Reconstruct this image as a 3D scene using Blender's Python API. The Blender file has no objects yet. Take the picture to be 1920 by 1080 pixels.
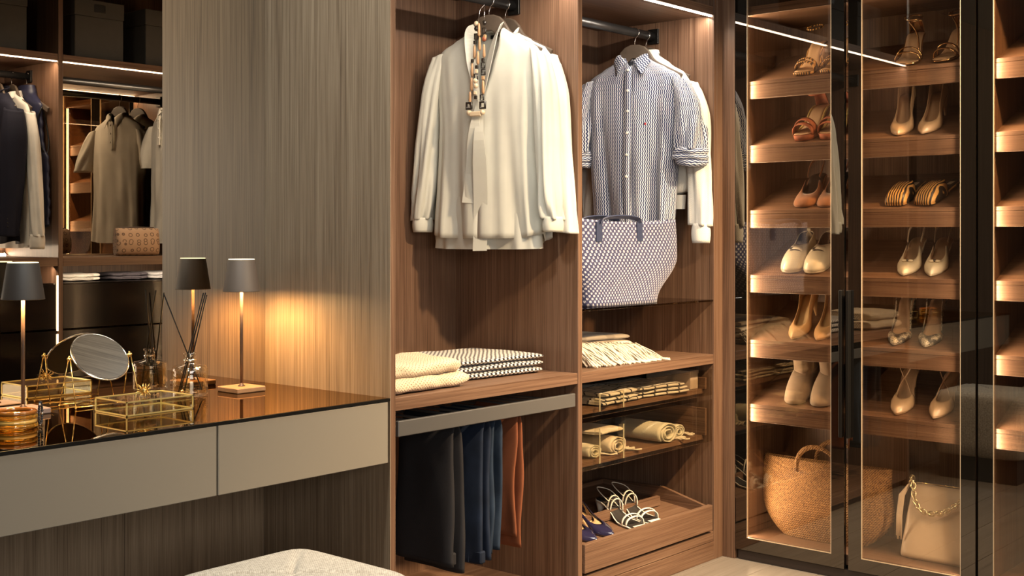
import bpy, bmesh, math, random
from math import sin, cos, pi, radians as R, sqrt, atan2
from mathutils import Vector, Matrix, Euler, noise
rnd = random.Random(7)
SC = bpy.context.scene
COL = SC.collection

# ------------------------------------------------------------------ camera, world, light, exposure
YAW = math.atan((2935.5-960)/2280.2)
cam_d = bpy.data.cameras.new('camera')
cam = bpy.data.objects.new('camera', cam_d); COL.objects.link(cam)
cam_d.sensor_width = 36.0
cam_d.lens = 36.0*2280.2/1920.0
cam_d.shift_y = -(540-443.35)/1920.0
cam_d.clip_start = 0.05
cam.location = (0, 0, 1.25)
cam.rotation_euler = (R(90), 0, YAW-R(90))
SC.camera = cam

w = bpy.data.worlds.new('world'); SC.world = w; w.use_nodes = True
bg = w.node_tree.nodes['Background']
bg.inputs[0].default_value = (0.82, 0.88, 1.0, 1); bg.inputs[1].default_value = 0.26

vs = SC.view_settings
vs.view_transform = 'Standard'; vs.look = 'None'; vs.exposure = 0.0; vs.gamma = 1.0
vs.use_curve_mapping = False
SC.cycles.max_bounces = 9; SC.cycles.diffuse_bounces = 4; SC.cycles.glossy_bounces = 6
SC.cycles.transmission_bounces = 6; SC.cycles.transparent_max_bounces = 16
SC.cycles.sample_clamp_indirect = 4.0; SC.cycles.caustics_refractive = False; SC.cycles.caustics_reflective = False
SC.cycles.use_denoising = True

WARM = (1.0, 0.80, 0.58); LEDW = (1.0, 0.88, 0.74); LAMPW = (1.0, 0.56, 0.20)
def area(name, loc, direction, sx, sy, power, color, spread=180, axis=None):
    l = bpy.data.lights.new(name, 'AREA'); l.shape = 'RECTANGLE'; l.size = sx; l.size_y = sy
    l.energy = power; l.color = color; l.spread = R(spread)
    o = bpy.data.objects.new(name, l); COL.objects.link(o); o.location = loc
    z = -Vector(direction).normalized()
    x = Vector(axis or (1, 0, 0)); x = (x - z*x.dot(z)).normalized(); y = z.cross(x)
    o.rotation_euler = Matrix((x, y, z)).transposed().to_euler()
    return o
# unseen fill lamps added at the ceiling, front fill and accent downlights
area('ceiling_fill', (2.3, 1.45, 2.66), (0, 0.12, -1), 1.1, 0.35, 15, (1.0, 0.93, 0.82), 150)
area('ceiling_fill', (1.30, 2.30, 2.66), (0.30, 0.0, -1), 0.22, 0.14, 20, (0.97, 1.0, 0.93), 150)
area('ceiling_fill', (3.35, 1.5, 2.66), (0.1, 0.0, -1), 0.4, 0.7, 5, (1.0, 0.93, 0.82), 150)
area('front_fill', (0.15, -1.52, 1.62), (0.50, 1, -0.02), 1.9, 1.5, 68, (1.0, 0.96, 0.90), 180)  # soft fill added behind the camera, placed in the added window
area('accent_downlight', (2.75, 0.66, 2.62), (0.08, 1.0, -1.22), 0.10, 0.10, 21, (1.0, 0.74, 0.46), 80)
area('accent_downlight', (3.75, 0.66, 2.62), (-0.02, 1.0, -1.25), 0.10, 0.10, 34, (1.0, 0.72, 0.42), 72)
# LED strips
area('led_glow', (2.793, 2.512, 2.098), (0, 0.42, -1), 0.82, 0.012, 5.2, LEDW, 175)
area('led_glow', (3.652, 2.512, 2.098), (0, 0.42, -1), 0.82, 0.012, 5.2, LEDW, 175)
area('led_glow', (2.73, 0.54, 2.098), (0, -0.42, -1), .58, 0.012, 4, LEDW, 175)
area('led_glow', (3.59, 0.54, 2.098), (0, -0.42, -1), 1.04, 0.012, 6.5, LEDW, 175)
area('led_glow', (2.73, 0.52, 1.098), (0, -0.5, -1), .58, 0.012, 2.4, LEDW, 175)
area('led_glow', (3.59, 0.52, 1.098), (0, -0.5, -1), 1.04, 0.012, 3.6, LEDW, 175)
area('led_glow', (2.73, 0.045, 1.160), (0, 0.5, 1), .58, 0.02, 5, LEDW, 175)
area('led_glow', (4.176, 2.404, 1.10), (-0.12, -1, 0), 2.0, 0.008, 13.0, WARM, 178, axis=(0, 0, 1))
area('led_glow', (4.153, 1.560, 1.10), (0.0, 1, 0), 2.0, 0.008, 8.0, WARM, 178, axis=(0, 0, 1))
area('led_glow', (4.176, 1.461, 1.10), (-0.12, -1, 0), 2.0, 0.008, 13.0, WARM, 178, axis=(0, 0, 1))

# ------------------------------------------------------------------ materials
MATS = {}
class NT:
    def __init__(s, name):
        s.m = bpy.data.materials.new(name); s.m.use_nodes = True
        s.t = s.m.node_tree; s.n = s.t.nodes; s.p = s.n['Principled BSDF']; s.out = s.n['Material Output']
    def new(s, ty, **k):
        nd = s.n.new(ty)
        for a, b in k.items(): setattr(nd, a, b)
        return nd
    def link(s, a, b): s.t.links.new(a, b)
    def set(s, nd, i, v):
        if isinstance(v, bpy.types.NodeSocket): s.link(v, nd.inputs[i])
        else: nd.inputs[i].default_value = v
    def math(s, op, a, b=0.0, c=0.0):
        nd = s.new('ShaderNodeMath', operation=op); s.set(nd, 0, a); s.set(nd, 1, b)
        if len(nd.inputs) > 2: s.set(nd, 2, c)
        return nd.outputs[0]
    def coord(s, kind='Object', scale=(1, 1, 1), rot=(0, 0, 0)):
        tc = s.new('ShaderNodeTexCoord'); mp = s.new('ShaderNodeMapping')
        s.link(tc.outputs[kind], mp.inputs[0]); mp.inputs['Scale'].default_value = scale
        mp.inputs['Rotation'].default_value = rot
        return mp.outputs[0]
    def noise(s, vec, scale=1, detail=3, rough=.5, dist=0):
        nd = s.new('ShaderNodeTexNoise'); s.link(vec, nd.inputs['Vector'])
        nd.inputs['Scale'].default_value = scale; nd.inputs['Detail'].default_value = detail
        nd.inputs['Roughness'].default_value = rough; nd.inputs['Distortion'].default_value = dist
        return nd.outputs[0]
    def ramp(s, fac, stops):
        nd = s.new('ShaderNodeValToRGB'); s.link(fac, nd.inputs[0])
        e = nd.color_ramp.elements
        while len(e) < len(stops): e.new(0.5)
        for k, (p, c) in enumerate(stops):
            e[k].position = p; e[k].color = (*c, 1)
        return nd.outputs[0]
    def bump(s, h, strength=.3, dist=.001):
        nd = s.new('ShaderNodeBump'); s.link(h, nd.inputs['Height'])
        nd.inputs['Strength'].default_value = strength; nd.inputs['Distance'].default_value = dist
        s.link(nd.outputs[0], s.p.inputs['Normal']); return nd
    def base(s, c):
        if isinstance(c, bpy.types.NodeSocket): s.link(c, s.p.inputs['Base Color'])
        else: s.p.inputs['Base Color'].default_value = (*c, 1)

def plain(name, c, rough=.5, metal=0.0, coat=0, sheen=0, spec=None, trans=0, ior=None, noisy=0.0):
    if name in MATS: return MATS[name]
    t = NT(name)
    if noisy:
        f = t.noise(t.coord('Object'), 30, 4)
        t.base(t.ramp(f, [(.3, tuple(x*(1-noisy) for x in c)), (.7, tuple(min(1, x*(1+noisy)) for x in c))]))
        t.bump(t.noise(t.coord('Object'), 260, 3), .12, .0006)
    else: t.base(c)
    t.p.inputs['Roughness'].default_value = rough; t.p.inputs['Metallic'].default_value = metal
    t.p.inputs['Coat Weight'].default_value = coat; t.p.inputs['Coat Roughness'].default_value = .05
    t.p.inputs['Sheen Weight'].default_value = sheen
    if spec is not None: t.p.inputs['Specular IOR Level'].default_value = spec
    t.p.inputs['Transmission Weight'].default_value = trans
    if ior: t.p.inputs['IOR'].default_value = ior
    MATS[name] = t.m; return t.m

def emit(name, c, strength):
    if name in MATS: return MATS[name]
    t = NT(name); t.base((0, 0, 0)); t.p.inputs['Emission Color'].default_value = (*c, 1)
    t.p.inputs['Emission Strength'].default_value = strength
    t.m.cycles.emission_sampling = 'NONE'
    MATS[name] = t.m; return t.m

def wood(axis, tone=1.0, name='walnut', cols=None):
    key = '%s grain along %s %.2f' % (name, axis, tone)
    if key in MATS: return MATS[key]
    t = NT(key)
    def sc(a, b): return {'x': (b, a, a), 'y': (a, b, a), 'z': (a, a, b)}[axis]
    fine = t.noise(t.coord('Object', sc(330, 3.0)), 1, 4, .65)
    mid = t.noise(t.coord('Object', sc(60, 1.0)), 1, 3, .6, .6)
    big = t.noise(t.coord('Object', sc(9, .6)), 1, 2, .5, 1.2)
    s = t.math('ADD', t.math('MULTIPLY', fine, .60), t.math('ADD', t.math('MULTIPLY', mid, .29), t.math('MULTIPLY', big, .13)))
    k = tone
    c = cols or ((.056, .028, .016), (.116, .061, .036), (.164, .093, .057), (.245, .152, .098))
    t.base(t.ramp(s, [(p, tuple(q*k for q in cc)) for p, cc in zip((.36, .46, .56, .70), c)]))
    t.bump(fine, .18, .0006)
    t.p.inputs['Roughness'].default_value = .42; t.p.inputs['Specular IOR Level'].default_value = .4
    MATS[key] = t.m; return t.m
WZ, WX, WY = wood('z'), wood('x'), wood('y')
LITW = wood('z', 1.0, 'cool-lit walnut', ((.095, .061, .037), (.180, .126, .081), (.245, .178, .118), (.350, .268, .182)))  # same walnut, with the cool light on the side panel mixed into its colour

def mirror_mat(name, c, rough=0.0):
    if name in MATS: return MATS[name]
    t = NT(name); g = t.new('ShaderNodeBsdfGlossy'); g.inputs['Color'].default_value = (*c, 1); g.inputs['Roughness'].default_value = rough
    t.link(g.outputs[0], t.out.inputs[0]); MATS[name] = t.m; return t.m
def pane_mat(name, tint, refl, rough=0.0, rcol=(1, 1, 1)):
    """thin sheet glass: tinted see-through mixed with a sharp reflection that rises at grazing angles"""
    if name in MATS: return MATS[name]
    t = NT(name); tr = t.new('ShaderNodeBsdfTransparent'); tr.inputs[0].default_value = (*tint, 1)
    g = t.new('ShaderNodeBsdfGlossy'); g.inputs['Roughness'].default_value = rough; g.inputs['Color'].default_value = (*rcol, 1)
    lw = t.new('ShaderNodeLayerWeight'); lw.inputs[0].default_value = .5
    f = t.math('ADD', t.math('MULTIPLY', t.math('POWER', lw.outputs['Facing'], 4.0), .7), refl)
    mx = t.new('ShaderNodeMixShader'); t.link(f, mx.inputs[0]); t.link(tr.outputs[0], mx.inputs[1]); t.link(g.outputs[0], mx.inputs[2])
    t.link(mx.outputs[0], t.out.inputs[0]); MATS[name] = t.m; return t.m
def gloss_mat(name, base, refl, rough=0.02, rcol=(1, 1, 1)):
    """opaque back-painted glass"""
    if name in MATS: return MATS[name]
    t = NT(name); d = t.new('ShaderNodeBsdfDiffuse'); d.inputs[0].default_value = (*base, 1)
    g = t.new('ShaderNodeBsdfGlossy'); g.inputs['Roughness'].default_value = rough; g.inputs['Color'].default_value = (*rcol, 1)
    lw = t.new('ShaderNodeFresnel'); lw.inputs[0].default_value = 1.5
    f = t.math('ADD', t.math('MULTIPLY', lw.outputs[0], .9), refl)
    mx = t.new('ShaderNodeMixShader'); t.link(f, mx.inputs[0]); t.link(d.outputs[0], mx.inputs[1]); t.link(g.outputs[0], mx.inputs[2])
    t.link(mx.outputs[0], t.out.inputs[0]); MATS[name] = t.m; return t.m

def cloth(name, c, trans=0.0, weave=900, bumpd=.0004, rough=.85, sheen=.2, var=.06, pattern=None):
    """woven fabric; pattern(t) may return a colour socket"""
    if name in MATS: return MATS[name]
    t = NT(name)
    if pattern: col = pattern(t)
    else:
        f = t.noise(t.coord('Object'), 14, 3)
        col = t.ramp(f, [(.3, tuple(x*(1-var) for x in c)), (.7, tuple(min(1, x*(1+var)) for x in c))])
    t.base(col); t.p.inputs['Roughness'].default_value = rough; t.p.inputs['Sheen Weight'].default_value = sheen
    t.p.inputs['Specular IOR Level'].default_value = .2
    uv = t.coord('UV'); sp = t.new('ShaderNodeSeparateXYZ'); t.link(uv, sp.inputs[0])
    a = t.math('SINE', t.math('MULTIPLY', sp.outputs[0], weave*2)); b = t.math('SINE', t.math('MULTIPLY', sp.outputs[1], weave*2))
    t.bump(t.math('MULTIPLY', a, b), .35, bumpd)
    if trans:
        tl = t.new('ShaderNodeBsdfTranslucent')
        if isinstance(col, bpy.types.NodeSocket): t.link(col, tl.inputs[0])
        mx = t.new('ShaderNodeMixShader'); mx.inputs[0].default_value = trans
        t.link(t.p.outputs[0], mx.inputs[1]); t.link(tl.outputs[0], mx.inputs[2]); t.link(mx.outputs[0], t.out.inputs[0])
    MATS[name] = t.m; return t.m

def uvsplit(t):
    uv = t.coord('UV'); sp = t.new('ShaderNodeSeparateXYZ'); t.link(uv, sp.inputs[0]); return sp.outputs[0], sp.outputs[1]
def mixcol(t, f, a, b):
    m = t.new('ShaderNodeMix', data_type='RGBA'); t.link(f, m.inputs['Factor'])
    m.inputs['A'].default_value = (*a, 1); m.inputs['B'].default_value = (*b, 1); return m.outputs['Result']
def step(t, v, lo, hi):
    n = t.new('ShaderNodeMapRange', interpolation_type='SMOOTHSTEP'); t.link(v, n.inputs[0]); n.inputs[1].default_value = lo; n.inputs[2].default_value = hi
    return n.outputs[0]

def pat_stripe(t):          # fine blue and white zigzag stripe
    u, v = uvsplit(t)
    zig = t.math('PINGPONG', v, .008)
    s = t.math('SINE', t.math('MULTIPLY', t.math('ADD', u, t.math('MULTIPLY', zig, .45)), 2*pi/.0088))
    return mixcol(t, step(t, s, -.5, .1), (.66, .67, .71), (.030, .042, .11))
def pat_tote(t):            # staggered light marks on navy
    u, v = uvsplit(t); p = .0220
    s = t.math('MULTIPLY', t.math('SINE', t.math('MULTIPLY', u, 2*pi/p/1.0)), t.math('SINE', t.math('MULTIPLY', v, 2*pi/p)))
    s2 = t.math('SINE', t.math('ADD', t.math('MULTIPLY', u, 2*pi/.0068), t.math('MULTIPLY', v, 2*pi/.03)))
    f = t.math('MULTIPLY', step(t, s, .14, .34), step(t, s2, -.9, -.5))
    return mixcol(t, f, (.040, .042, .10), (.56, .55, .59))
def pat_hound(t):
    u, v = uvsplit(t); p = .0190
    s = t.math('MULTIPLY', t.math('SINE', t.math('MULTIPLY', u, 2*pi/p)), t.math('SINE', t.math('MULTIPLY', v, 2*pi/p)))
    return mixcol(t, step(t, s, -.12, .05), (.66, .60, .54), (.014, .012, .015))
def pat_check(t):           # pale wool with grey and tan bars
    u, v = uvsplit(t)
    a = step(t, t.math('SINE', t.math('MULTIPLY', u, 2*pi/.19)), .2, .6)
    b = step(t, t.math('SINE', t.math('MULTIPLY', v, 2*pi/.16)), .4, .8)
    return mixcol(t, t.math('MULTIPLY', t.math('ADD', a, b), .5), (.62, .56, .47), (.33, .28, .24))
def pat_line(t):            # cream with black window lines
    u, v = uvsplit(t)
    a = step(t, t.math('SINE', t.math('MULTIPLY', u, 2*pi/.055)), .84, .95)
    b = step(t, t.math('SINE', t.math('MULTIPLY', v, 2*pi/.07)), .88, .96)
    return mixcol(t, t.math('MAXIMUM', a, b), (.56, .50, .41), (.02, .018, .02))
def pat_knit(t):
    u, v = uvsplit(t); p = .012
    s = t.math('MULTIPLY', t.math('SINE', t.math('MULTIPLY', u, 2*pi/p)), t.math('SINE', t.math('MULTIPLY', v, 2*pi/.014)))
    return mixcol(t, step(t, s, .55, .85), (.62, .49, .34), (.20, .13, .08))
def pat_mono(t):            # tan canvas with open ring marks
    vo = t.new('ShaderNodeTexVoronoi', feature='F1'); t.link(t.coord('UV', (28, 28, 28)), vo.inputs[0]); vo.inputs['Scale'].default_value = 1; vo.inputs['Randomness'].default_value = .25
    d = vo.outputs['Distance']
    ring = t.math('SUBTRACT', 1.0, step(t, t.math('ABSOLUTE', t.math('SUBTRACT', d, .27)), .03, .07))
    return mixcol(t, ring, (.46, .30, .19), (.16, .10, .065))

PAINT = plain('warm grey lacquer', (.225, .198, .158), .38)
ALU = plain('anthracite metal', (.16, .155, .15), .38, .6)
RAILM = plain('dark rail metal', (.10, .10, .10), .32, .9)
BLACK = plain('black metal', (.012, .011, .010), .35, .5)
GOLD = plain('polished brass', (.80, .60, .24), .18, 1.0)
ROSEG = plain('rose gold', (.75, .5, .33), .2, 1.0)
STEEL = plain('polished steel', (.75, .73, .7), .15, 1.0)
TRIMM = plain('champagne edge profile', (.72, .58, .42), .3, .35)
GLASSD = pane_mat('bronze door glass', (.90, .84, .76), .085, 0, (1, .93, .85))
GLASSF = pane_mat('smoked drawer glass', (.86, .825, .755), .04)
GLASSC = pane_mat('clear box glass', (.95, .94, .88), .06)
RIMG = gloss_mat('black painted rim glass', (.006, .005, .004), .11, .0, (1, .93, .85))
BGLASS = gloss_mat('black drawer glass', (.005, .004, .004), .0, .10)
MIRR = mirror_mat('bronze wall mirror', (.66, .575, .47))
MIRT = mirror_mat('bronze table mirror', (.58, .455, .32), .012)
MIRC = mirror_mat('clear mirror', (.85, .85, .85))
LED = emit('warm led diffuser', (1.0, .86, .68), 14)
LEDV = emit('amber led diffuser', (1.0, .78, .5), 9)

# ------------------------------------------------------------------ geometry helpers
def nbm(): return bmesh.new()
def box(bm, x0, x1, y0, y1, z0, z1, bev=0.0012):
    if x1 < x0: x0, x1 = x1, x0
    if y1 < y0: y0, y1 = y1, y0
    if z1 < z0: z0, z1 = z1, z0
    v = [bm.verts.new(p) for p in ((x0,y0,z0),(x1,y0,z0),(x1,y1,z0),(x0,y1,z0),(x0,y0,z1),(x1,y0,z1),(x1,y1,z1),(x0,y1,z1))]
    fs = [bm.faces.new([v[i] for i in q]) for q in ((0,3,2,1),(4,5,6,7),(0,1,5,4),(1,2,6,5),(2,3,7,6),(3,0,4,7))]
    if bev and min(x1-x0, y1-y0, z1-z0) > bev*3:
        es = list({e for f in fs for e in f.edges})
        bmesh.ops.bevel(bm, geom=es, offset=bev, segments=1, affect='EDGES')
    return bm
def boxes(*bs, bev=.0012):
    bm = nbm()
    for b in bs: box(bm, *b, bev=bev)
    return bm
def prism_y(bm, poly, y0, y1):
    a = [bm.verts.new((x, y0, z)) for x, z in poly]; b = [bm.verts.new((x, y1, z)) for x, z in poly]
    n = len(poly)
    bm.faces.new(a); bm.faces.new(b[::-1])
    for i in range(n): bm.faces.new((a[i], b[i], b[(i+1) % n], a[(i+1) % n]))
    bmesh.ops.recalc_face_normals(bm, faces=bm.faces[:]); return bm
def prism_x(bm, poly, x0, x1):
    a = [bm.verts.new((x0, y, z)) for y, z in poly]; b = [bm.verts.new((x1, y, z)) for y, z in poly]
    n = len(poly)
    bm.faces.new(a); bm.faces.new(b[::-1])
    for i in range(n): bm.faces.new((a[i], b[i], b[(i+1) % n], a[(i+1) % n]))
    bmesh.ops.recalc_face_normals(bm, faces=bm.faces[:]); return bm
def loft(bm, rings, closed=True, cap0=False, cap1=False, uvs=1.0):
    """rings: list of lists of points, joined in order; UVs in metres"""
    uvl = bm.loops.layers.uv.verify()
    V = [[bm.verts.new(p) for p in r] for r in rings]
    n = len(rings[0]); mid = rings[len(rings)//2]
    cu = [0.0]
    for i in range(1, n+1):
        cu.append(cu[-1] + (Vector(mid[i % n])-Vector(mid[i-1])).length)
    cv = [0.0]
    for k in range(1, len(rings)):
        d = sum((Vector(rings[k][i])-Vector(rings[k-1][i])).length for i in range(0, n, max(1, n//6)))/len(range(0, n, max(1, n//6)))
        cv.append(cv[-1]+d)
    m = n if closed else n-1
    for k in range(len(rings)-1):
        for i in range(m):
            j = (i+1) % n
            try: f = bm.faces.new((V[k][i], V[k][j], V[k+1][j], V[k+1][i]))
            except ValueError: continue
            f.smooth = True
            for lp, (uu, vv) in zip(f.loops, ((cu[i], cv[k]), (cu[i+1], cv[k]), (cu[i+1], cv[k+1]), (cu[i], cv[k+1]))):
                lp[uvl].uv = (uu*uvs, vv*uvs)
    for f in ([bm.faces.new(V[0][::-1])] if cap0 else [])+([bm.faces.new(V[-1])] if cap1 else []):
        for lp in f.loops: c = lp.vert.co; lp[uvl].uv = (c.x+c.y, c.z)
    return bm
def frame(t):
    t = t.normalized(); a = Vector((0, 0, 1)) if abs(t.z) < .9 else Vector((1, 0, 0))
    u = a.cross(t).normalized(); return u, t.cross(u)
def tube(bm, pts, r, n=8, closed=False, cap=True, flat=1.0):
    P = [Vector(p) for p in pts]; m = len(P); rings = []; pu = None
    for i in range(m):
        if closed: t = P[(i+1) % m]-P[i-1]
        else: t = P[min(i+1, m-1)]-P[max(i-1, 0)]
        if t.length < 1e-9: t = Vector((0, 0, 1))
        t.normalize()
        if pu is None: u, v = frame(t)
        else:
            u = pu-t*pu.dot(t)
            if u.length < 1e-6: u, _ = frame(t)
            u.normalize(); v = t.cross(u)
        pu = u
        rr = r[i] if isinstance(r, (list, tuple)) else r
        rings.append([P[i]+(u*cos(2*pi*k/n)+v*sin(2*pi*k/n)*flat)*rr for k in range(n)])
    if closed: rings.append(rings[0])
    loft(bm, rings, True, cap and not closed, cap and not closed)
    if closed: bmesh.ops.remove_doubles(bm, verts=bm.verts[:], dist=1e-7)
    return bm
def lathe(bm, prof, n=32, c=(0, 0, 0), cap0=True, cap1=True, sx=1, sy=1):
    rings = [[(c[0]+r*cos(2*pi*k/n)*sx, c[1]+r*sin(2*pi*k/n)*sy, c[2]+z) for k in range(n)] for r, z in prof]
    return loft(bm, rings, True, cap0, cap1)
def band(bm, pts, ups, width, thick):
    """flat strap following pts; ups = direction of its width at each point"""
    P = [Vector(p) for p in pts]; rings = []
    for i in range(len(P)):
        t = (P[min(i+1, len(P)-1)]-P[max(i-1, 0)]).normalized()
        u = Vector(ups[i] if isinstance(ups, list) else ups); u = (u-t*u.dot(t)).normalized(); nn = t.cross(u)
        ww = width[i] if isinstance(width, list) else width
        a, b = u*ww/2, nn*thick/2
        rings.append([P[i]-a-b, P[i]+a-b, P[i]+a+b, P[i]-a+b])
    return loft(bm, rings, True, True, True)
def torus(bm, c, rad, r, ax=(0, 0, 1), n=24, m=8, sx=1.0):
    z = Vector(ax).normalized(); u, v = frame(z)
    tube(bm, [Vector(c)+(u*cos(2*pi*k/n)*sx+v*sin(2*pi*k/n))*rad for k in range(n)], r, m, closed=True)
    return bm
def sphere(bm, c, r, n=10, m=7, sc=(1, 1, 1)):
    prof = [(r*sin(pi*k/m), -r*cos(pi*k/m)) for k in range(m+1)]
    rings = [[(c[0]+max(a, 1e-5)*cos(2*pi*k/n)*sc[0], c[1]+max(a, 1e-5)*sin(2*pi*k/n)*sc[1], c[2]+z*sc[2]) for k in range(n)] for a, z in prof]
    return loft(bm, rings, True)
def smoothstep(a, b, x):
    t = max(0, min(1, (x-a)/(b-a))); return t*t*(3-2*t)
def interp(tab, x):
    if x <= tab[0][0]: return tab[0][1]
    for (a, b), (c, d) in zip(tab, tab[1:]):
        if x <= c:
            s = (x-a)/(c-a); s = s*s*(3-2*s)*.5+s*.5
            return b+(d-b)*s
    return tab[-1][1]

OFF = {}
def link_mesh(name, bm, mat, smooth=None, recalc=True):
    if recalc: bmesh.ops.recalc_face_normals(bm, faces=bm.faces[:])
    me = bpy.data.meshes.new(name); bm.to_mesh(me); bm.free()
    if smooth is not None:
        for p in me.polygons: p.use_smooth = smooth
    o = bpy.data.objects.new(name, me); COL.objects.link(o)
    if mat: me.materials.append(mat)
    return o
def thing(name, label, cat, loc=(0, 0, 0), rot=None, group=None):
    o = bpy.data.objects.new(name, None); COL.objects.link(o); o.empty_display_size = .05
    o.location = loc; o['label'] = label; o['category'] = cat
    if group: o['group'] = group
    if rot: o.rotation_euler = rot; OFF[o.name] = Vector((0, 0, 0))
    else: OFF[o.name] = Vector(loc)
    return o
def part(name, bm, mat, parent, label=None, smooth=None, recalc=True, local=False):
    off = OFF[parent.name]
    if off.length and not local: bmesh.ops.translate(bm, verts=bm.verts[:], vec=-off)
    o = link_mesh(name, bm, mat, smooth, recalc); o.parent = parent; OFF[o.name] = off
    if label: o['label'] = label
    return o
def solo(name, bm, mat, label, cat, group=None, smooth=None):
    """a thing that is one mesh; origin moved to the middle of its base"""
    xs = [v.co for v in bm.verts]
    c = Vector(((min(p.x for p in xs)+max(p.x for p in xs))/2, (min(p.y for p in xs)+max(p.y for p in xs))/2, min(p.z for p in xs)))
    bmesh.ops.translate(bm, verts=bm.verts[:], vec=-c)
    o = link_mesh(name, bm, mat, smooth); o.location = c; o['label'] = label; o['category'] = cat
    OFF[o.name] = c
    if group: o['group'] = group
    return o
def struct(name, bm, mat):
    o = link_mesh(name, bm, mat); o['kind'] = 'structure'; OFF[o.name] = Vector((0, 0, 0)); return o
def solidify(o, th, off=0):
    m = o.modifiers.new('thickness', 'SOLIDIFY'); m.thickness = th; m.offset = off
def subdiv(o, n=1):
    m = o.modifiers.new('smooth', 'SUBSURF'); m.levels = n; m.render_levels = n
def copy_thing(src, loc, rot=None, label=None):
    def cp(o, par):
        c = o.copy(); COL.objects.link(c)
        if par: c.parent = par
        for ch in [x for x in SC.objects if x.parent == o]: cp(ch, c)
        return c
    r = cp(src, None); r.location = loc
    if rot is not None: r.rotation_euler = rot
    if label: r['label'] = label
    return r

# ------------------------------------------------------------------ room shell
FY = 2.491          # front plane of the main wardrobe
CONC = plain('taupe plaster', (.17, .16, .15), .8, noisy=.04)
FLOORM = wood('x', 1.0, 'grey oak')
# paler, greyer recolour of the oak floor
_t = FLOORM.node_tree
for nd in _t.nodes:
    if nd.type == 'VALTORGB':
        for e, c in zip(nd.color_ramp.elements, ((.12, .098, .078), (.175, .147, .120), (.205, .175, .146), (.26, .225, .19))): e.color = (*c, 1)
floor = struct('floor', boxes((-1.6, 4.62, -1.6, 3.14, -.06, -.012), bev=0), plain('floor joint', (.10, .085, .07), .8))
k = 0
y = .0
while y < 2.6:
    x = -1.6 - (k*.71) % 1.6
    while x < 4.5:
        a, b = max(x, -1.6), min(x+1.9, 4.5)
        if b-a > .05: part('plank', boxes((a+.0012, b-.0012, y+.0012, y+.1888, -.0119, 0), bev=.001), FLOORM, floor)
        x += 1.9
    y += .19; k += 1
part('plank', boxes((-1.6, 4.5, -1.6, -.001, -.0119, 0), bev=.001), FLOORM, floor)
struct('ceiling', boxes((-1.6, 4.62, -1.6, 3.14, 2.70, 2.76), bev=0), CONC)
struct('wall_back', boxes((-1.6, 4.62, 3.075, 3.14, 0, 2.70), bev=0), CONC)
struct('wall_right', boxes((4.56, 4.62, -1.6, 3.075, 0, 2.70), bev=0), CONC)
struct('wall_left', boxes((-1.66, -1.6, -1.6, 3.14, 0, 2.70), bev=0), CONC)
struct('wall_front', boxes((-1.6, -.85, -1.66, -1.6, 0, 2.70), (1.15, 4.62, -1.66, -1.6, 0, 2.70), (-.85, 1.15, -1.66, -1.6, 0, .82), (-.85, 1.15, -1.66, -1.6, 2.42, 2.70), bev=0), CONC)
wf = struct('added_window_1', boxes((-.85, -.80, -1.65, -1.61, .82, 2.42), (1.10, 1.15, -1.65, -1.61, .82, 2.42), (-.80, 1.10, -1.65, -1.61, .82, .87), (-.80, 1.10, -1.65, -1.61, 2.37, 2.42)), plain('white added-window frame', (.7, .7, .68), .4))  # unseen window added to house the front fill light
part('pane', boxes((-.80, 1.10, -1.634, -1.63, .87, 2.37), bev=0), pane_mat('added window pane', (.95, .96, .95), .02), wf)
for lx, ly, lab in ((1.5, 1.5, 'added round ceiling downlight above the dressing table side'), (2.6, 1.5, 'added round ceiling downlight in the middle of the aisle'), (3.4, 1.5, 'added round ceiling downlight nearest the glass doors')):
    t = thing('added_downlight', lab, 'light', (lx, ly, 2.70), group='added downlights above the aisle')  # added fixtures that stand for the ceiling fill
    part('trim_ring', lathe(nbm(), [(.035, -.004), (.048, -.006), (.05, 0), (.035, 0)], 24, (lx, ly, 2.70), False, False), ALU, t)
    part('diffuser', lathe(nbm(), [(.034, -.003), (.034, -.001)], 24, (lx, ly, 2.70)), emit('added downlight lens', (1, .93, .82), 5), t)

# ------------------------------------------------------------------ main wardrobe, bay one (blouses)
Z1, Z0 = .794, .757     # shelf
LZ = 2.105
def rail(parent, x0, x1, y, z):
    r = part('hanging_rail', tube(nbm(), [(x0, y, z), (x1, y, z)], .0135, 14, flat=1.3), RAILM, parent)
    for x in (x0+.004, x1-.004):
        part('rail_bracket', boxes((x-.005, x+.005, y-.025, y+.025, z-.03, z+.03)), BLACK, r)
def storage_box(x0, x1, y0, y1, z0, h, label):
    t = thing('storage_box', label, 'box', ((x0+x1)/2, (y0+y1)/2, z0), group=None)
    g = plain('grey felt card', (.075, .073, .068), .9, noisy=.05)
    part('box_body', boxes((x0, x1, y0, y1, z0, z0+h*.72), bev=.003), g, t)
    ld = part('lid', boxes((x0-.003, x1+.003, y0-.003, y1+.003, z0+h*.722, z0+h), bev=.003), g, t)
    yy = y0 if y0 > 1.5 else y1
    s = -1 if y0 > 1.5 else 1
    part('label_holder', boxes(((x0+x1)/2-.03, (x0+x1)/2+.03, yy+s*.003, yy+s*.006, z0+h*.80, z0+h*.93), bev=.0005), RAILM, ld)

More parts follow.
